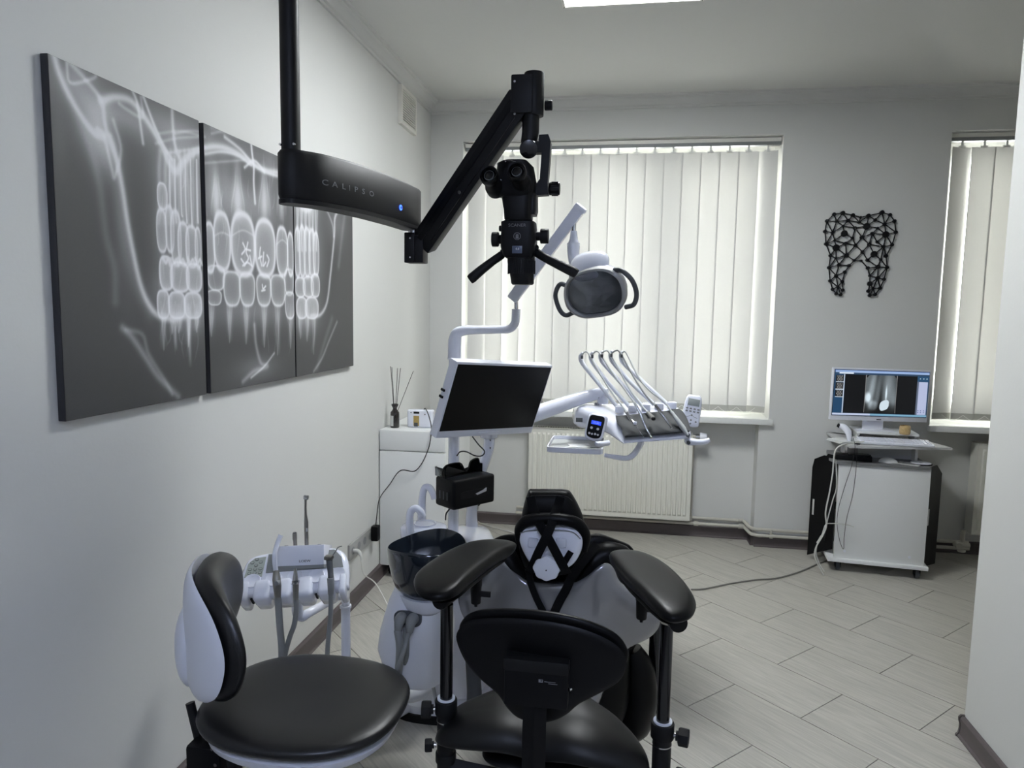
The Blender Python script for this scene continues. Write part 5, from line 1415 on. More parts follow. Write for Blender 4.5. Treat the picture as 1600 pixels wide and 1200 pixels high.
# control pad with blue display
cpn = P(930.5, 668, 2.72); Mc2 = frame(cpn, math.radians(-8), math.radians(-12), math.radians(9))
cs_ = O('control_pad', B().pad([(-.034, .048), (0, .054), (.036, .050), (.038, 0), (.034, -.040), (.012, -.052), (-.012, -.052), (-.034, -.040), (-.038, 0)], .009, .011, p=12, rings=6, M=Mc2, smooth=4), M_gloss, r, 60)
O('pad_face', B().pad([(-.027, .041), (0, .046), (.028, .043), (.030, 0), (.027, -.033), (.010, -.042), (-.010, -.042), (-.027, -.033), (-.030, 0)], .002, .001, p=12, rings=3, M=Mc2 @ Matrix.Translation((0, 0, .0088)), smooth=4), M_blackp, cs_, 60)
O('display', B().box((.001, .018, .0112), (.038, .014, .0016), M=Mc2), M_lcd, cs_, label='lit blue display')
for x, y, q in ((-.013, -.004, .0052), (.012, -.004, .0052), (-.017, -.026, .0045), (-.006, -.027, .004), (.006, -.025, .0045), (.017, -.026, .004)):
    O('pad_button', B().cyl(Mc2 @ V(x, y, .0095), Mc2 @ V(x, y, .0118), q, n=14), M_textw, cs_)
text('pad_digits', '15.00', .011, M_textw, Mc2 @ Matrix.Translation((.001, .018, .0122)), r, 1.0)
O('pad_neck', B().tube([P(934, 690, 2.73), P(934, 694, 2.74), P(950, 692, 2.8)], .011, 12, 4), M_gloss, r)
# remote on the right
rc_ = P(1081, 643, 2.86); Mr = frame(rc_, math.radians(6), math.radians(-14), math.radians(10))
rm = O('remote_panel', B().pad([(-.030, .055), (0, .066), (.030, .058), (.036, -.04), (.030, -.058), (0, -.062), (-.030, -.058), (-.036, -.04)], .010, .012, p=12, rings=6, M=Mr, smooth=4), M_gloss, r, 60)
O('panel_display', B().box((0, .036, .0098), (.046, .028, .003), M=Mr, bevel=.0008), M_lcdg, rm)
for row, cols_ in ((.010, 4), (-.001, 4)):
    for k in range(cols_):
        O('panel_key', B().box((-.0225+k*.015, row, .0105), (.009, .006, .0015), M=Mr, bevel=.0005), M_grey, rm)
for x, y in ((-.02, -.042), (0, -.05), (.02, -.04), (0, -.016), (0, -.036)):
    O('panel_key', B().cyl(Mr @ V(x, y, .009), Mr @ V(x, y, .0112), .0038, n=12), M_grey, rm)
O('cross_line', B().tube([Mr @ V(*q) for q in ((-.024, -.026, .0102), (-.012, -.022, .0104), (0, -.016, .0104), (.012, -.022, .0104), (.024, -.024, .0102))], .0008, 6, 2), M_grey, rm)
O('grip', B().tube([P(1073, 688, 2.78), P(1078, 690, 2.76), P(1090, 691, 2.75), P(1102, 690, 2.75), P(1109, 687, 2.75)], [.012, .016, .012, .011, .0085], 16, 5), M_gloss, r)
p = P(1076, 692, 2.735); O('grip_button', B().cyl(p, p+V(0, .012, 0), .007, n=16), M_dgrey, r)
# tray arm and tray
O('tray_arm', B().tube([P(944, 711, 2.84), P(960, 714, 2.85), P(978, 716, 2.86), P(988, 712, 2.87), P(996, 702, 2.88), P(1003, 690, 2.89)], [.008, .010, .011, .012, .012, .012], 14, 5), M_gloss, r)
tA, tB2, tC, tD = P(853, 707, 2.78), P(942, 711, 2.78), P(951, 691, 2.98), P(870, 690, 3.0)
tz = (tA.z+tB2.z)/2
tx0, tx1, ty0, ty1 = tA.x, tB2.x, 2.78, 3.06
rt = thing('instrument_tray', 'white rimmed tray below the blue display of the delivery table', 'tray', ((tx0+tx1)/2, 2.92, tz))
sk = .028
def tq(x, y): return V(x+sk*(y-2.78)/.28*0, y, 0)
def trn(s, z): 
    cx_, cy_ = (tx0+tx1)/2, 2.92; return [V(cx_+q[0], cy_+q[1], tz+z) for q in superell((tx1-tx0)/2*s if s > .5 else .01, .14*(1-(1-s)*.85), 14, 40)]
O('rim', B().ring_loft([trn(.97, .0), trn(1, .002), trn(1, .022), trn(.955, .022), trn(.95, .008)], cap=False), M_gloss, rt, 30)
O('tray_floor', B().ring_loft([trn(.965, .001), trn(.965, .007)]), mat('tray_liner', (176, 178, 176), .4), rt, 30)
p = P(906, 719, 2.86); O('mount_knob', B().cyl((p.x, 2.9, tz-.014), (p.x, 2.9, tz+.001), .016, n=18), M_white, rt)
p = V((tx0+tx1)/2, 2.90, tz+.0115)
t = thing('dental_mirror_set', 'pale wrapped dental tool lying in the tray', 'tool', p)
O('handle', B().tube([P(873, 703, 2.84), P(890, 698, 2.86), P(915, 699, 2.88), P(935, 697, 2.9)], [.003, .006, .009, .003], 10, 5, sx=.4, ref=(0, 1, 0)), M_lacq, t)
O('paper_wrap', B().box(P(905, 695.5, 2.92), (.09, .05, .004), yaw=.3, bevel=.0015), M_lacq, t)

# ================================================================== assistant console
ya = 2.0
L0, R0_ = P(386, 905, ya), P(541, 890, ya)
r = thing('assistant_console', 'white assistant instrument console on an arm near the left wall', 'console', ((L0.x+R0_.x)/2, ya, .55))
cc = P(462, 898, ya); yw = math.atan2(P(540, 870, 2.02).z-P(386, 893, 2.02).z, .34)
# frame: x along the front, y up the sloped face, z out toward the viewer
Mq = frame(cc, math.radians(9), math.radians(-48), math.radians(-6))
hw2 = .168
def oc(s, z, dy=0):
    pts = [(-hw2, -.045), (-hw2+.005, .03), (-hw2+.03, .068), (-.05, .078), (.06, .080), (hw2-.04, .075), (hw2-.008, .035), (hw2, -.04), (hw2-.012, -.062), (.05, -.068), (-.05, -.068), (-hw2+.012, -.064)]
    return [Mq @ V(v.x*s, v.y*s+dy, z) for v in catmull([(x, y, 0) for x, y in pts], 4, True)]
O('console_shell', B().ring_loft([oc(.55, -.045, .01), oc(.9, -.035), oc(1.0, -.015), oc(1.0, .004), oc(.96, .014), oc(.9, .017), oc(.3, .018)]), M_gloss, r, 60)
# five holders along the front: bulges with grooves between them
gap = 2*hw2/5
xs_ = [-hw2+.010+gap*(k+.5)*.965 for k in range(5)]
edges = [-hw2+.012]+xs_+[hw2-.012]
for k in range(6):
    x0_, x1_ = edges[k]+(.007 if k else -.006), edges[k+1]-(.007 if k < 5 else -.006)
    cx_, w_ = (x0_+x1_)/2, (x1_-x0_)/2
    O('holder_lobe', B().ring_loft([[Mq @ V(cx_+q[0], -.050+q[1], z) for q in superell(w_*s, .034*s2, 4.5, 32)] for z, s, s2 in ((-.062, .75, .6), (-.058, .95, .85), (-.02, 1, 1), (.014, 1, 1), (.022, .9, .88), (.025, .6, .6))]), M_gloss, r, 60)
for x in xs_:
    O('holder_cup', B().ring_loft([[Mq @ V(x+q[0], -.020+q[1], z) for q in superell(a, b_, 2.2, 24)] for a, b_, z in ((.026, .024, .0175), (.024, .022, .0225), (.020, .018, .0215), (.014, .013, .0185))]), M_gloss, r, 60)
for k in (0, 3):
    O('holder_slot', B().box((xs_[k], -.062, -.015), (.006, .02, .03), M=Mq), M_blackp, r)
kp = O('keypad', B().prism([(-.152, -.006), (-.098, -.006), (-.094, .060), (-.128, .058), (-.146, .040)], .0165, .0195, Mq), M_greenkey, r, label='grey green keypad')
for x, y in ((-.138, .006), (-.122, .006), (-.106, .006), (-.138, .019), (-.122, .019), (-.106, .019), (-.121, .052), (-.134, .042), (-.108, .042), (-.121, .032)):
    O('key', B().ring_loft([[Mq @ V(x+q[0], y+q[1], z) for q in superell(.0062, .0045, 2.2, 16)] for z in (.0192, .0205)]), M_key, kp)
    O('key_centre', B().ring_loft([[Mq @ V(x+q[0], y+q[1], z) for q in superell(.0048, .0032, 2.2, 16)] for z in (.0202, .0212)]), M_greenkey, kp)
O('dark_inlay', B().prism([(-.088, .004), (.150, .004), (.142, .040), (.118, .068), (-.088, .068)], .0165, .019, Mq), M_grey, r, label='grey recessed panel')
# white box standing on the console
bx0, bx1 = P(434, 885, 2.0), P(505, 868, 2.0)
rb = thing('tool_holder_box', 'white box with two upright metal handpieces standing on the assistant console', 'box', cc+V(0, .03, .03))
Mb = frame(P(471, 868, 2.02), math.radians(4), math.radians(-20), math.radians(-5))
O('case', B().box((0, 0, -.02), (.158, .062, .075), M=Mb, bevel=.004), M_gloss, rb)
O('lower_step', B().box((.0, -.034, -.015), (.156, .012, .06), M=Mb, bevel=.002), M_grey, rb)
text('box_lettering', 'LOEW', .010, M_textd, Mb @ Matrix.Translation((.018, -.018, .018)), rb, 1.3)
for x in (-.058, .05):
    O('top_plug', B().cyl(Mb @ V(x, .030, -.02), Mb @ V(x, .0335, -.02), .006, n=14), M_grey, rb)
p0_, p1_ = P(462, 862, 2.05), P(460.5, 833, 2.05)
t = thing('short_handpiece', 'short ribbed metal handpiece standing in the white box', 'handpiece', p0_)
O('barrel', B().tube([p0_, P(461.8, 858, 2.05), P(461, 845, 2.05), P(460.6, 842, 2.05), p1_], [.0058, .0062, .0062, .0072, .0070], 16, 0), M_brush, t)
O('end_cap', B().cyl(P(460.6, 836, 2.05), P(460.5, 832, 2.05), .0055), M_dgrey, t)
t = thing('tall_handpiece', 'tall slim metal handpiece with round head standing in the white box', 'handpiece', P(479.5, 860, 2.05))
O('barrel', B().tube([P(479.5, 860, 2.05), P(479, 845, 2.05), P(478.5, 828, 2.05), P(478.5, 815, 2.05), P(477.6, 805, 2.05), P(477.3, 793, 2.05), P(477.5, 778, 2.05)], [.0062, .0062, .0066, .0066, .0042, .0036, .0042], 16, 0), M_brush, t)
O('head', B().cyl(P(475.5, 777, 2.05), P(481, 777.5, 2.05), .0072, n=18), M_metal, t)
O('button', B().box(P(479.5, 828, 2.043), (.004, .004, .011), bevel=.001), M_textw, t)
# instruments in the holders with hoses
t = thing('suction_tip', 'white bent suction tube with grey hose, leftmost in the console holders', 'suction tube', P(433, 900, 1.93))
O('tube', B().tube([P(431, 893, 1.95), P(429.5, 880, 1.95), P(429, 870, 1.95), P(430, 862, 1.955), P(434, 848, 1.97), P(439, 836, 1.98)], [.0078, .0078, .0078, .0076, .0076, .0076], 16, 5), M_gloss, t)
O('valve_body', B().tube([P(431.5, 892, 1.93), P(432, 905, 1.92), P(433, 915, 1.92), P(434, 934, 1.92)], [.0085, .0125, .0125, .0095], 18, 5), M_brush, t)
p = P(432.5, 911, 1.905); O('thumb_valve', B().cyl(p+V(0, -.004, 0), p+V(0, .01, 0), .0072, n=18), M_grey, t)
O('hose', B().tube([P(434, 933, 1.92), P(435, 945, 1.92), P(437, 975, 1.92), P(440, 1010, 1.92), P(441, 1040, 1.93), P(444, 1080, 1.95)], .0105, 14, 6), M_grey, t)
t = thing('metal_connector', 'chrome tapered suction coupling with grey hose, middle of the console holders', 'coupling', P(461, 900, 1.93))
O('taper', B().tube([P(461.5, 889, 1.94), P(461.5, 896, 1.93), P(461.5, 905, 1.925), P(462, 909, 1.92)], [.0045, .006, .0085, .0085], 16, 0), M_metal, t)
O('flange', B().cyl(P(462, 908, 1.92), P(462, 911, 1.92), .0115, n=20), M_metal, t)
O('grip', B().tube([P(462, 911, 1.92), P(462, 925, 1.92), P(462.5, 937, 1.92)], [.0095, .0085, .0075], 16, 0), M_brush, t)
O('hose', B().tube([P(462.5, 936, 1.92), P(463, 950, 1.92), P(460, 975, 1.92), P(453, 995, 1.93), P(446, 1020, 1.94), P(442, 1050, 1.96)], .0078, 14, 6), M_grey, t)
t = thing('air_water_syringe', 'dark grey syringe handle with bright bent nozzle at the right of the console', 'syringe', P(516, 890, 1.93))
O('handle', B().tube([P(514, 871, 1.96), P(515, 880, 1.95), P(516.5, 895, 1.94), P(517, 905, 1.93), P(517, 926, 1.93)], [.0095, .0095, .0085, .0088, .0078], 16, 5), M_dgrey, t)
O('head', B().box(P(514, 871, 1.95), (.024, .024, .012), bevel=.004), M_brush, t)
O('nozzle', B().tube([P(520, 868, 1.96), P(524, 862, 1.96), P(527.5, 856, 1.96), P(530, 854.5, 1.96), P(534, 853.5, 1.96)], [.0032, .002, .0018, .0018, .0018], 10, 4), M_metal, t)
O('grip', B().tube([P(516.5, 903, 1.927), P(517, 915, 1.925), P(517, 928, 1.93)], [.0105, .010, .0085], 16, 4), M_grey, t)
O('hose', B().tube([P(517, 927, 1.93), P(517, 950, 1.93), P(515, 980, 1.93), P(512, 1010, 1.93), P(511, 1050, 1.94)], .0072, 14, 6), M_grey, t)
# arm under the console
O('console_arm', B().tube([P(463, 925, 2.02), P(464, 945, 2.03), P(466, 958, 2.04), P(472, 963, 2.05), P(482, 958, 2.06), P(505, 945, 2.12), P(520, 937, 2.16), P(528, 932, 2.18), P(537, 932, 2.18), P(540, 938, 2.18), P(540, 950, 2.18)], [.018, .018, .018, .017, .0145, .014, .014, .014, .014, .014, .014], 18, 5), M_gloss, r)
pa_ = P(540, 948, 2.18)
O('arm_post', B().cyl((pa_.x, 2.18, pa_.z), (pa_.x, 2.18, .05), .0155, n=22), M_white, r)
O('post_collar', B().cyl((pa_.x, 2.18, pa_.z-.004), (pa_.x, 2.18, pa_.z+.006), .0195, n=22, bev=.002), M_white, r)
O('post_foot', B().tube([(pa_.x, 2.18, .06), (pa_.x+.01, 2.2, .045), (pa_.x+.08, 2.35, .045), (-.72, 2.55, .045)], .02, 14, 4), M_white, r)

# ================================================================== patient chair seen from behind
yp = 2.05
r = thing('patient_chair', 'black upholstered dental patient chair with grey shell back and white headrest shell', 'dental chair', (-.19, 2.45, 0))
sh = [(781, 871), (795, 884), (810, 896), (825, 904), (856, 907), (894, 907), (917, 897), (936, 882), (949, 879), (959, 888), (968, 909), (986, 924), (1006, 942), (1028, 962), (1034, 977), (1028, 995), (1012, 1007), (978, 1020), (950, 1060), (925, 1110), (860, 1120), (795, 1105), (760, 1040), (735, 1000), (718, 974), (711, 957), (713, 942), (728, 926), (752, 908), (764, 885)]
def tiltplane(px, py):
    # shell leans: top farther from the viewer by the recline
    p = P(px, py, yp); d = ray(px, py)
    t = (yp-.12*(p.z-.55)*0-CAM.y)/d.y; return p
shp = [P(*q, yp) for q in sh]; sc0 = sum(shp, V(0, 0, 0))/len(shp)
Msh = frame((sc0.x, yp, sc0.z))
sh2 = [(p.x-sc0.x, p.z-sc0.z) for p in shp]
bend = lambda x, y: -1.1*x*x
O('back_shell', B().pad(sh2, .014, .006, p=14, rings=9, M=Msh, smooth=4, bend=lambda x, y: -.75*x*x+.02), M_mirror, r, 60, label='glossy grey back shell')
O('shell_edging', B().pad([(x*1.025, y*1.03) for x, y in sh2], .012, .018, p=8, rings=6, M=Msh, smooth=4, bend=lambda x, y: -.75*x*x+.0), M_blackp, r, 60)
up_ = [(778, 862), (762, 866), (768, 850), (800, 842), (850, 850), (900, 850), (930, 840), (960, 850), (990, 868), (985, 900), (1010, 935), (1036, 965), (1036, 990), (1005, 1010), (960, 1060), (860, 1090), (770, 1060), (712, 975), (708, 950), (740, 905)]
upp = [P(*q, yp+.03) for q in up_]
up2 = [(p.x-sc0.x, p.z-sc0.z) for p in upp]
O('backrest_cushion', B().pad(up2, .02, .10, p=3, rings=9, M=Msh @ Matrix.Translation((0, 0, -.05)), smooth=4, bend=lambda x, y: -.75*x*x), M_leather, r, 60)
# shoulder rolls either side of the headrest
O('shoulder_pad', B().tube([P(905, 905, 2.06), P(925, 880, 2.07), P(945, 868, 2.09), P(970, 872, 2.10), P(985, 888, 2.1)], [.02, .035, .042, .04, .02], 18, 6), M_leather, r, 60)
O('shoulder_pad', B().tube([P(818, 905, 2.06), P(800, 885, 2.07), P(788, 868, 2.08), P(770, 862, 2.1), P(755, 876, 2.1)], [.02, .033, .036, .034, .02], 18, 6), M_leather, r, 60)
# seat and lower body
O('seat_cushion', B().box((-.185, 2.60, .42), (.46, .95, .16), bevel=.06, seg=4), M_leather, r, 60)
O('lower_back', B().pad(superell(.185, .22, 3, 40), .06, .12, p=3, M=frame((-.14, 2.12, .42))), M_leather, r, 60)
O('side_bolster', B().tube([P(985, 1015, 2.16), P(996, 1045, 2.16), P(998, 1090, 2.17), P(990, 1130, 2.2), P(972, 1150, 2.25)], [.035, .052, .06, .055, .03], 20, 6), M_leather, r, 60)
O('chair_base', B().ring_loft([[V(x, y, z) for x, y in superell(a, c, 3, 40, -.18, 2.72)] for a, c, z in ((.24, .42, 0), (.24, .42, .05), (.2, .36, .1), (.14, .26, .34))]), M_white, r, 50)
O('lift_column', B().cyl((-.18, 2.65, .3), (-.18, 2.65, .4), .09), M_dgrey, r)
# chair armrest supports
O('arm_support', B().tube([P(1028, 965, 2.2), P(1027, 1010, 2.2), P(1024, 1060, 2.2), P(1018, 1100, 2.2), P(1012, 1118, 2.2)], [.026, .026, .025, .026, .02], 16, 5, sx=.6), M_blackg, r, 60)
O('arm_bracket', B().box(P(1012, 1115, 2.2), (.05, .04, .05), bevel=.01), M_dgrey, r)
O('arm_support', B().tube([P(738, 960, 2.2), P(738, 1010, 2.2), P(740, 1060, 2.2), P(741, 1090, 2.2), P(736, 1110, 2.2)], [.026, .026, .025, .026, .02], 16, 5, sx=.6), M_dgrey, r, 60)
# headrest
yh2 = 1.99
def pxpad(px_pts, y, top, bot, m, nm, par, p=3, rings=8, lab=None, bend=None, sm=5):
    w = [P(*q, y) for q in px_pts]; c = sum(w, V(0, 0, 0))/len(w)
    return O(nm, B().pad([(v.x-c.x, v.z-c.z) for v in w], top, bot, p=p, rings=rings, M=frame((c.x, y, c.z)), smooth=sm, bend=bend), m, par, 60, lab)
hr = pxpad([(825, 768), (832, 765), (860, 765), (885, 766), (894, 773), (906, 795), (914, 818), (917, 842), (914, 868), (900, 892), (858, 900), (822, 888), (812, 862), (811, 835), (816, 800)], yh2+.045, .038, .06, M_leather, 'headrest_cushion', r, p=4)
O('cushion_roll', B().tube([P(811, 850, yh2), P(811, 828, yh2-.01), P(822, 815, yh2-.02), P(845, 811, yh2-.022), P(880, 812, yh2-.022), P(904, 820, yh2-.01), P(915, 838, yh2), P(913, 862, yh2)], [.008, .014, .018, .018, .018, .018, .015, .008], 16, 6), M_leather, hr, 60)
O('seam', B().tube([P(822, 778, yh2+.012), P(832, 775, yh2+.0), P(860, 774, yh2-.0), P(884, 776, yh2+.0), P(895, 784, yh2+.012)], .0012, 6, 6), M_blackg, hr)
hs = pxpad([(812, 824), (825, 820), (860, 820), (895, 822), (908, 830), (911, 848), (906, 866), (895, 882), (872, 894), (852, 896), (832, 884), (818, 862), (811, 842)], yh2-.005, .022, .012, M_gloss, 'headrest_shell', r, p=5)
O('shell_band', B().tube([P(813, 833, yh2-.024), P(828, 829, yh2-.029), P(860, 828, yh2-.03), P(893, 831, yh2-.029), P(907, 842, yh2-.022)], .0016, 6, 6), M_grey, hs)
for a_ in (833, 877):
    O('shell_window', B().box(P(a_, 848, yh2-.028), (.030, .006, .028), bevel=.006), M_shellw, hs)
kp_ = P(854, 888, yh2-.045)
kn = O('adjust_knob', B().cyl(kp_+V(0, .045, -.0), kp_, .026, n=20, bev=.003), M_shellw, r)
ring = []
Mk2 = frame(kp_)
rings = []
for z, s in ((-.012, 1.0), (0, 1.06), (.006, 1.0), (.009, .8), (.010, .2)):
    rings.append([Mk2 @ V(math.cos(2*PI*j/64)*.036*s*(1+.035*math.cos(8*2*PI*j/64)), math.sin(2*PI*j/64)*.034*s*(1+.035*math.cos(8*2*PI*j/64)), z) for j in range(64)])
O('knob_cap', B().ring_loft(rings), M_white, kn, 40)
p = Mk2 @ V(0, -.002, .0095); O('knob_screw', B().cyl(p+V(0, .002, 0), p+V(0, -.003, 0), .0018, n=10), M_blackp, kn)
# straps
def strap(pts, w, nm='strap', th=.0016, par=None):
    pts3 = [P(px, py, y) for px, py, y in pts]; q = catmull(pts3, 6); rings = []
    for i, p in enumerate(q):
        t = (q[min(i+1, len(q)-1)]-q[max(i-1, 0)]).normalized(); n = V(0, -1, 0); s = t.cross(n).normalized(); n = s.cross(t).normalized()
        rings.append([p+s*w/2+n*th, p-s*w/2+n*th, p-s*w/2-n*th, p+s*w/2-n*th])
    return O(nm, B().ring_loft(rings), M_strap, par or r, 30)
rs_ = thing('head_strap', 'black webbing straps crossed over the patient chair headrest', 'strap', P(856, 840, 1.95))
strap([(829, 776, 1.99), (832, 790, 1.985), (838, 806, 1.965), (846, 824, 1.945), (856, 840, 1.935), (868, 862, 1.93), (880, 885, 1.94), (886, 896, 1.97)], .026, par=rs_)
strap([(876, 776, 1.99), (872, 790, 1.985), (866, 806, 1.96), (860, 824, 1.94), (852, 842, 1.93), (842, 862, 1.935), (832, 884, 1.955), (826, 893, 1.98)], .026, par=rs_)
strap([(880, 882, 1.955), (886, 872, 1.955), (892, 862, 1.955)], .018, nm='strap_end', par=rs_)
strap([(826, 890, 2.0), (829, 910, 2.005), (838, 934, 2.005), (850, 958, 2.0), (857, 972, 1.99)], .020, par=rs_)
strap([(893, 900, 2.0), (885, 920, 2.0), (874, 940, 2.0), (864, 962, 1.995), (857, 976, 1.985)], .026, par=rs_)
strap([(932, 850, 2.03), (920, 866, 2.0), (905, 885, 1.99), (893, 903, 2.0)], .026, par=rs_)

# ================================================================== stools
def star_base(r, cx_, cy_, R=.27, m=M_blackp):
    O('hub', B().lathe([(.03, .06), (.045, .065), (.045, .1), (.03, .12)], M=Matrix.Translation((cx_, cy_, 0))), m, r)
    for k in range(5):
        a = 2*PI*k/5+.3; d = V(math.cos(a), math.sin(a), 0); e = V(cx_, cy_, 0)+d*R
        O('base_arm', B().tube([V(cx_, cy_, .085)+d*.03, V(cx_, cy_, .08)+d*R*.6, V(cx_, cy_, .065)+d*R], [.022, .018, .014], 12, 3), m, r)
        c = O('caster', B().cyl(e+V(-.012, 0, .025), e+V(.012, 0, .025), .025, bev=.004).cyl(e+V(0, 0, .03), e+V(0, 0, .068), .006, n=10), M_rubber, r)


# --- left assistant stool
sx_, sy_, sz_ = -.735, 1.52, .605
r = thing('assistant_stool', 'black round stool with white shelled curved backrest at the left front', 'stool', (sx_, sy_, 0))
O('seat', B().pad(superell(.243, .215, 2.4, 64, sx_, sy_), .022, .045, p=5, pb=3.2, rings=12, M=Matrix.Translation((0, 0, sz_)), dish=.012), M_leatherL, r, 70)
O('seat_shell', B().pad(superell(.225, .196, 2.4, 56, sx_, sy_), .01, .05, p=4, rings=8, M=Matrix.Translation((0, 0, sz_-.035))), M_shellw, r, 70, label='white under shell')
O('gas_lift', B().cyl((sx_, sy_, .1), (sx_, sy_, .36), .028).cyl((sx_, sy_, .34), (sx_, sy_, .56), .018), M_blackp, r)
star_base(r, sx_, sy_, .25)
# backrest, curved pad; chord runs from the near end to the far end
n0, n1 = V(-.835, 1.335, 0), V(-1.02, 1.70, 0); bcn = (n0+n1)/2; chd = (n1-n0).normalized(); nr = V(chd.y, -chd.x, 0)   # nr points to the seat
bcz = .80
Mbk = Matrix(((chd.x, 0, nr.x, bcn.x-.045*nr.x), (chd.y, 0, nr.y, bcn.y-.045*nr.y), (0, 1, 0, bcz), (0, 0, 0, 1)))
bo = [(-.205, -.045), (-.20, .02), (-.16, .085), (-.08, .125), (.02, .135), (.12, .125), (.195, .075), (.21, .0), (.18, -.06), (.10, -.10), (0, -.135), (-.10, -.15), (-.175, -.115)]
bk_bend = lambda x, y: (1.9 if x < 0 else 1.15)*x*x-.25*y*y
O('backrest', B().pad(bo, .040, .032, p=3.5, pb=8, rings=10, M=Mbk, smooth=5, bend=bk_bend), M_leatherL, r, 70)
O('backrest_shell', B().pad([(x*.985, y*.985) for x, y in bo], .0, .026, p=3, rings=10, M=Mbk @ Matrix.Translation((0, 0, -.033)), smooth=5, bend=bk_bend), M_shellw, r, 70, label='white outer shell')
O('shell_bulge', B().pad(superell(.08, .10, 2.3, 40, .0, -.055), .0, .036, p=2.2, rings=8, M=Mbk @ Matrix.Translation((0, 0, -.044))), M_shellw, r, 70)
j = P(300, 1108, 1.43); j2 = P(316, 1160, 1.42)
O('back_stem', B().cyl(P(297, 1098, 1.44), P(314, 1168, 1.43), .0105, n=18), M_black, r)
mb = P(338, 1180, 1.43)
lv = O('tilt_mechanism', B().box(P(330, 1182, 1.42), (.085, .07, .085), bevel=.008).box(P(352, 1153, 1.45), (.07, .06, .014), bevel=.003), M_blackp, r)
for px_, py_ in ((331, 1171), (336, 1196)):
    p = P(px_, py_, 1.383); O('bolt', B().cyl(p, p+V(0, .005, 0), .0042, n=10), M_metal, lv)
b = B()
for k in range(5):
    b.box(P(328, 1142+k*4, 1.415), (.022, .006, .003))
O('vent_ribs', b, M_blackg, lv)
O('lever', B().tube([P(345, 1145, 1.43), P(358, 1160, 1.42), P(366, 1185, 1.40), P(368, 1215, 1.39)], [.014, .016, .018, .014], 14, 5), M_rubber, r)
O('lever_grip', B().tube([P(318, 1140, 1.47), P(330, 1134, 1.47), P(345, 1133, 1.48)], [.01, .012, .008], 12, 5), M_rubber, r)

# --- operator stool with elbow rests
ox, oy, oz = -.165, 1.50, .625
r = thing('operator_stool', 'black saddle stool with oval backrest and two padded elbow rests in front', 'stool', (ox, oy, 0))
so = [(-.402, 1.50), (-.39, 1.545), (-.34, 1.575), (-.29, 1.60), (-.25, 1.64), (-.215, 1.66), (-.17, 1.655), (-.13, 1.66), (-.09, 1.64), (-.05, 1.60), (.02, 1.56), (.066, 1.51), (.078, 1.46), (.06, 1.425), (-.01, 1.405), (-.08, 1.40), (-.165, 1.415), (-.25, 1.41), (-.32, 1.42), (-.375, 1.44), (-.40, 1.465)]
def sad(x, y):
    u = (x+.165)/.24; v = (y-1.5)/.15
    return -.04*u*u+.03*max(0, v)*(1-abs(u)*.5)-.018*math.exp(-(u/.22)**2)*(1 if v < .6 else .3)
O('saddle_seat', B().pad([(v.x, v.y) for v in catmull([(x, y, 0) for x, y in so], 4, True)], .045, .03, p=3.4, pb=3, rings=12, M=Matrix.Translation((0, 0, oz-.01)), bend=sad), M_leather2, r, 75)
O('seat_plate', B().pad(superell(.13, .07, 3, 40, ox, oy), .012, .012, p=6, M=Matrix.Translation((0, 0, oz-.075))), M_blackp, r)
O('gas_lift', B().cyl((ox, oy, .1), (ox, oy, .36), .028).cyl((ox, oy, .34), (ox, oy, .56), .018), M_metal, r)
star_base(r, ox, oy, .27, M_brush)
# backrest oval
bo_px = [(707, 1005), (712, 986), (728, 972), (760, 965), (800, 963), (845, 966), (890, 975), (930, 990), (962, 1010), (978, 1032), (979, 1052), (966, 1072), (935, 1088), (905, 1102), (885, 1118), (862, 1128), (835, 1130), (808, 1122), (790, 1106), (775, 1085), (745, 1062), (722, 1038)]
ybk = 1.36
wv = [P(*q, ybk) for q in bo_px]; wc = sum(wv, V(0, 0, 0))/len(wv)
Mbo = frame((wc.x, ybk, wc.z), math.radians(-6), math.radians(10))
inv = Mbo.inverted()
pl = []
for q in bo_px:
    d = ray(*q); o_ = inv @ CAM; d_ = inv.to_3x3() @ d; t = -o_.z/d_.z; v = o_+d_*t; pl.append((v.x, v.y))
O('backrest_cushion', B().pad([(x*.99, y*.99+.002) for x, y in pl], .010, .032, p=6, pb=3.5, rings=10, M=Mbo @ Matrix.Translation((0, .0, -.022)), smooth=4, bend=lambda x, y: -.5*x*x), M_leather, r, 75)
O('backrest_plate', B().pad([(x*.985, y*.975-.002) for x, y in pl], .008, .006, p=10, rings=8, M=Mbo, smooth=4, bend=lambda x, y: -.5*x*x), M_blackp, r, 75)
bxm = P(838, 1068, ybk-.03)
mbx = O('backrest_bracket', B().box((bxm.x, ybk-.022, bxm.z), (.128, .036, .092), bevel=.005), M_blackp, r)
O('bracket_lip', B().box((bxm.x, ybk-.024, bxm.z+.040), (.130, .038, .026), bevel=.004), M_rubber, mbx)
p = P(889, 1078, ybk-.03); O('bracket_bolt', B().cyl(p, p+V(.004, .004, 0), .0035, n=12), M_metal, mbx)
p = P(845, 1064, ybk-.0415)
O('logo_square', B().box((p.x, p.y, p.z), (.0085, .0012, .006)), M_text, mbx)
O('logo_notch', B().box((p.x+.001, p.y-.0006, p.z+.0006), (.003, .0012, .002)), M_blackp, mbx)
for k, (dx, w_) in enumerate(((.018, .022), (.024, .018))):
    O('logo_line', B().box((p.x+dx, p.y, p.z-.0008-.0035*k), (w_, .0010, .0009)), M_text, mbx)
st0 = P(835, 1100, ybk-.035); st1 = P(836, 1215, ybk-.035)
O('backrest_stem', B().tube([V(st0.x, ybk-.02, st0.z+.03), V(st0.x, ybk-.03, st0.z-.03), V(st0.x, ybk-.025, .56), V(st0.x, ybk+.02, .5), V(st0.x, oy-.02, .48)], .024, 4, 4, sx=.45, ref=(1, 0, 0)), M_blackp, r, 30)
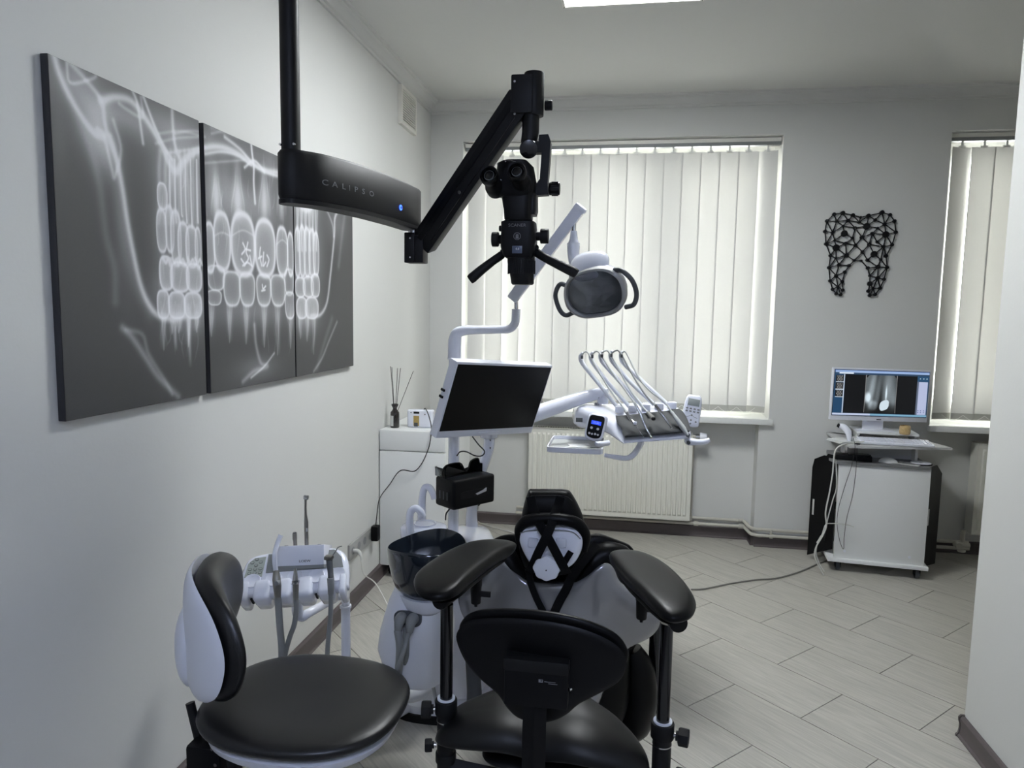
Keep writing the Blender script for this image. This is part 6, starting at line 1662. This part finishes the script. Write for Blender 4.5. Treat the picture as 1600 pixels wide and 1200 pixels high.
# elbow rest frame
for side, X_, pad_px, znear in (('left', -.384, [(645, 905), (649, 893), (668, 878), (700, 858), (735, 842), (765, 836), (790, 836), (806, 840), (805, 848), (790, 858), (760, 880), (735, 900), (712, 918), (690, 926), (665, 925), (650, 917)], 0),
                                ('right', .105, [(952, 861), (957, 853), (975, 851), (997, 854), (1020, 864), (1045, 882), (1070, 907), (1086, 930), (1088, 944), (1080, 955), (1062, 960), (1044, 958), (1025, 945), (1000, 922), (975, 898), (958, 875)], 0)):
    Yp = 1.5
    zt_ = .885
    sub = O('elbow_post', B().cyl((X_, Yp, .60), (X_, Yp, zt_), .0145, n=24), M_blackg, r)
    O('outer_post', B().cyl((X_, Yp, .40), (X_, Yp, .64), .0205, n=24), M_black, r)
    O('post_collar', B().cyl((X_, Yp, .622), (X_, Yp, .658), .0255, n=26, bev=.003), M_rubber, r)
    O('collar_ring', B().lathe([(.0150, .6585), (.0205, .6585), (.0205, .662), (.0150, .662)], 26, Matrix.Translation((X_, Yp, 0)), cap=False), M_white, r)
    O('lower_ring', B().cyl((X_, Yp, .606), (X_, Yp, .609), .0215, n=26), M_metal, r)
    O('lower_collar', B().cyl((X_, Yp, .505), (X_, Yp, .53), .024, n=26, bev=.003), M_rubber, r)
    sg = -1 if side == 'left' else 1
    for zk, ln, rk in ((.632, .034, .021), (.545, .026, .016)):
        c_ = V(X_+sg*.022, Yp-.003, zk); e_ = V(X_+sg*(.022+ln), Yp-.01, zk)
        kb_ = O('clamp_knob', B().cyl(c_+(e_-c_)*.35, e_, rk*.95, n=7, bev=.003), M_rubber, r)
        O('knob_stem', B().cyl(c_, c_+(e_-c_)*.5, .006, n=12), M_metal, kb_)
        O('knob_hub', B().cyl(c_+(e_-c_)*.2, c_+(e_-c_)*.5, rk*.5, n=14), M_rubber, kb_)
    O('frame_bar', B().tube([(X_, Yp, .50), (X_-sg*.09, Yp, .49), (ox, oy, .48)], .017, 4, 3, sx=1.2), M_black, r, 30)
    # swivel head and rod under the pad
    w = [PZ(*q, .975) for q in pad_px]; c_ = sum(w, V(0, 0, 0))/len(w)
    far_i = max(range(len(w)), key=lambda i: w[i].y); near_i = min(range(len(w)), key=lambda i: w[i].y)
    dr = (w[far_i]-w[near_i]).normalized(); hp = P(693, 935, 1.475) if side == 'left' else P(1056, 969, 1.455)
    O('swivel_head', B().cyl(hp-dr*.02, hp+dr*.045, .0195, n=24, bev=.003), M_blackp, r)
    tgt = V(c_.x+dr.x*.06, c_.y+dr.y*.06, .925)
    O('rest_rod', B().tube([hp, hp*.5+tgt*.5+V(0, 0, -.004), tgt], .013, 14, 4), M_blackg, r)
    pk = V(tgt.x, tgt.y, .0)
    O('rest_clamp', B().cyl((tgt.x, tgt.y, .895), (tgt.x, tgt.y, .96), .015, n=16).cyl((tgt.x, tgt.y, .850), (tgt.x, tgt.y, .896), .012, .014, n=16, bev=.002).cyl((tgt.x, tgt.y, .842), (tgt.x, tgt.y, .851), .004, n=10), M_rubber, r)
    O('clamp_wing', B().box((tgt.x+.022, tgt.y-.004, .876), (.030, .006, .014), bevel=.002), M_rubber, r)
    w2 = [(v.x, v.y) for v in w]
    O('elbow_pad', B().pad([(c_.x+(x-c_.x)*1.0, c_.y+.003+(y-c_.y)*.97) for x, y in w2], .014, .022, p=7, pb=6, rings=10, M=Matrix.Translation((0, 0, .967)), smooth=4, bend=lambda x, y, c=c_: -.2*((x-c.x)**2+(y-c.y)**2)), M_leather, r, 75)
    O('pad_plate', B().pad([(c_.x+(x-c_.x)*.8, c_.y+(y-c_.y)*.8) for x, y in w2], .006, .006, p=8, rings=4, M=Matrix.Translation((0, 0, .938)), smooth=3), M_blackp, r, 40)

# ------------------------------------------------------------------ small things low in the room
p = P(747, 786, YN-.012)
r = thing('key', 'small key with a black round head on the white wall beside the unit pole', 'key', p)
O('key_head', B().cyl(p, p+V(0, -.008, 0), .020, n=20, bev=.002), M_blackp, r)
O('key_blade', B().box(p+V(0, -.002, -.032), (.008, .004, .035)), M_metal, r)
fp = [PZ(x, y, .005) for x, y in ((741, 800), (744, 812), (756, 820), (775, 825), (800, 832), (820, 842))]
tag(O('floor_cable', B().tube(fp, .004, 7, 7), M_cablew), 'white cable lying on the floor behind the patient chair headrest', 'cable')
tag(O('drain_hose', B().tube([P(674, 1056, 2.16), P(679, 1085, 2.14), P(686, 1115, 2.10), P(690, 1145, 2.06), P(687, 1180, 2.03), PZ(684, 1230, .01)], .0062, 10, 7), M_hosew), 'thin pale hose hanging from the dental unit body to the floor', 'hose')
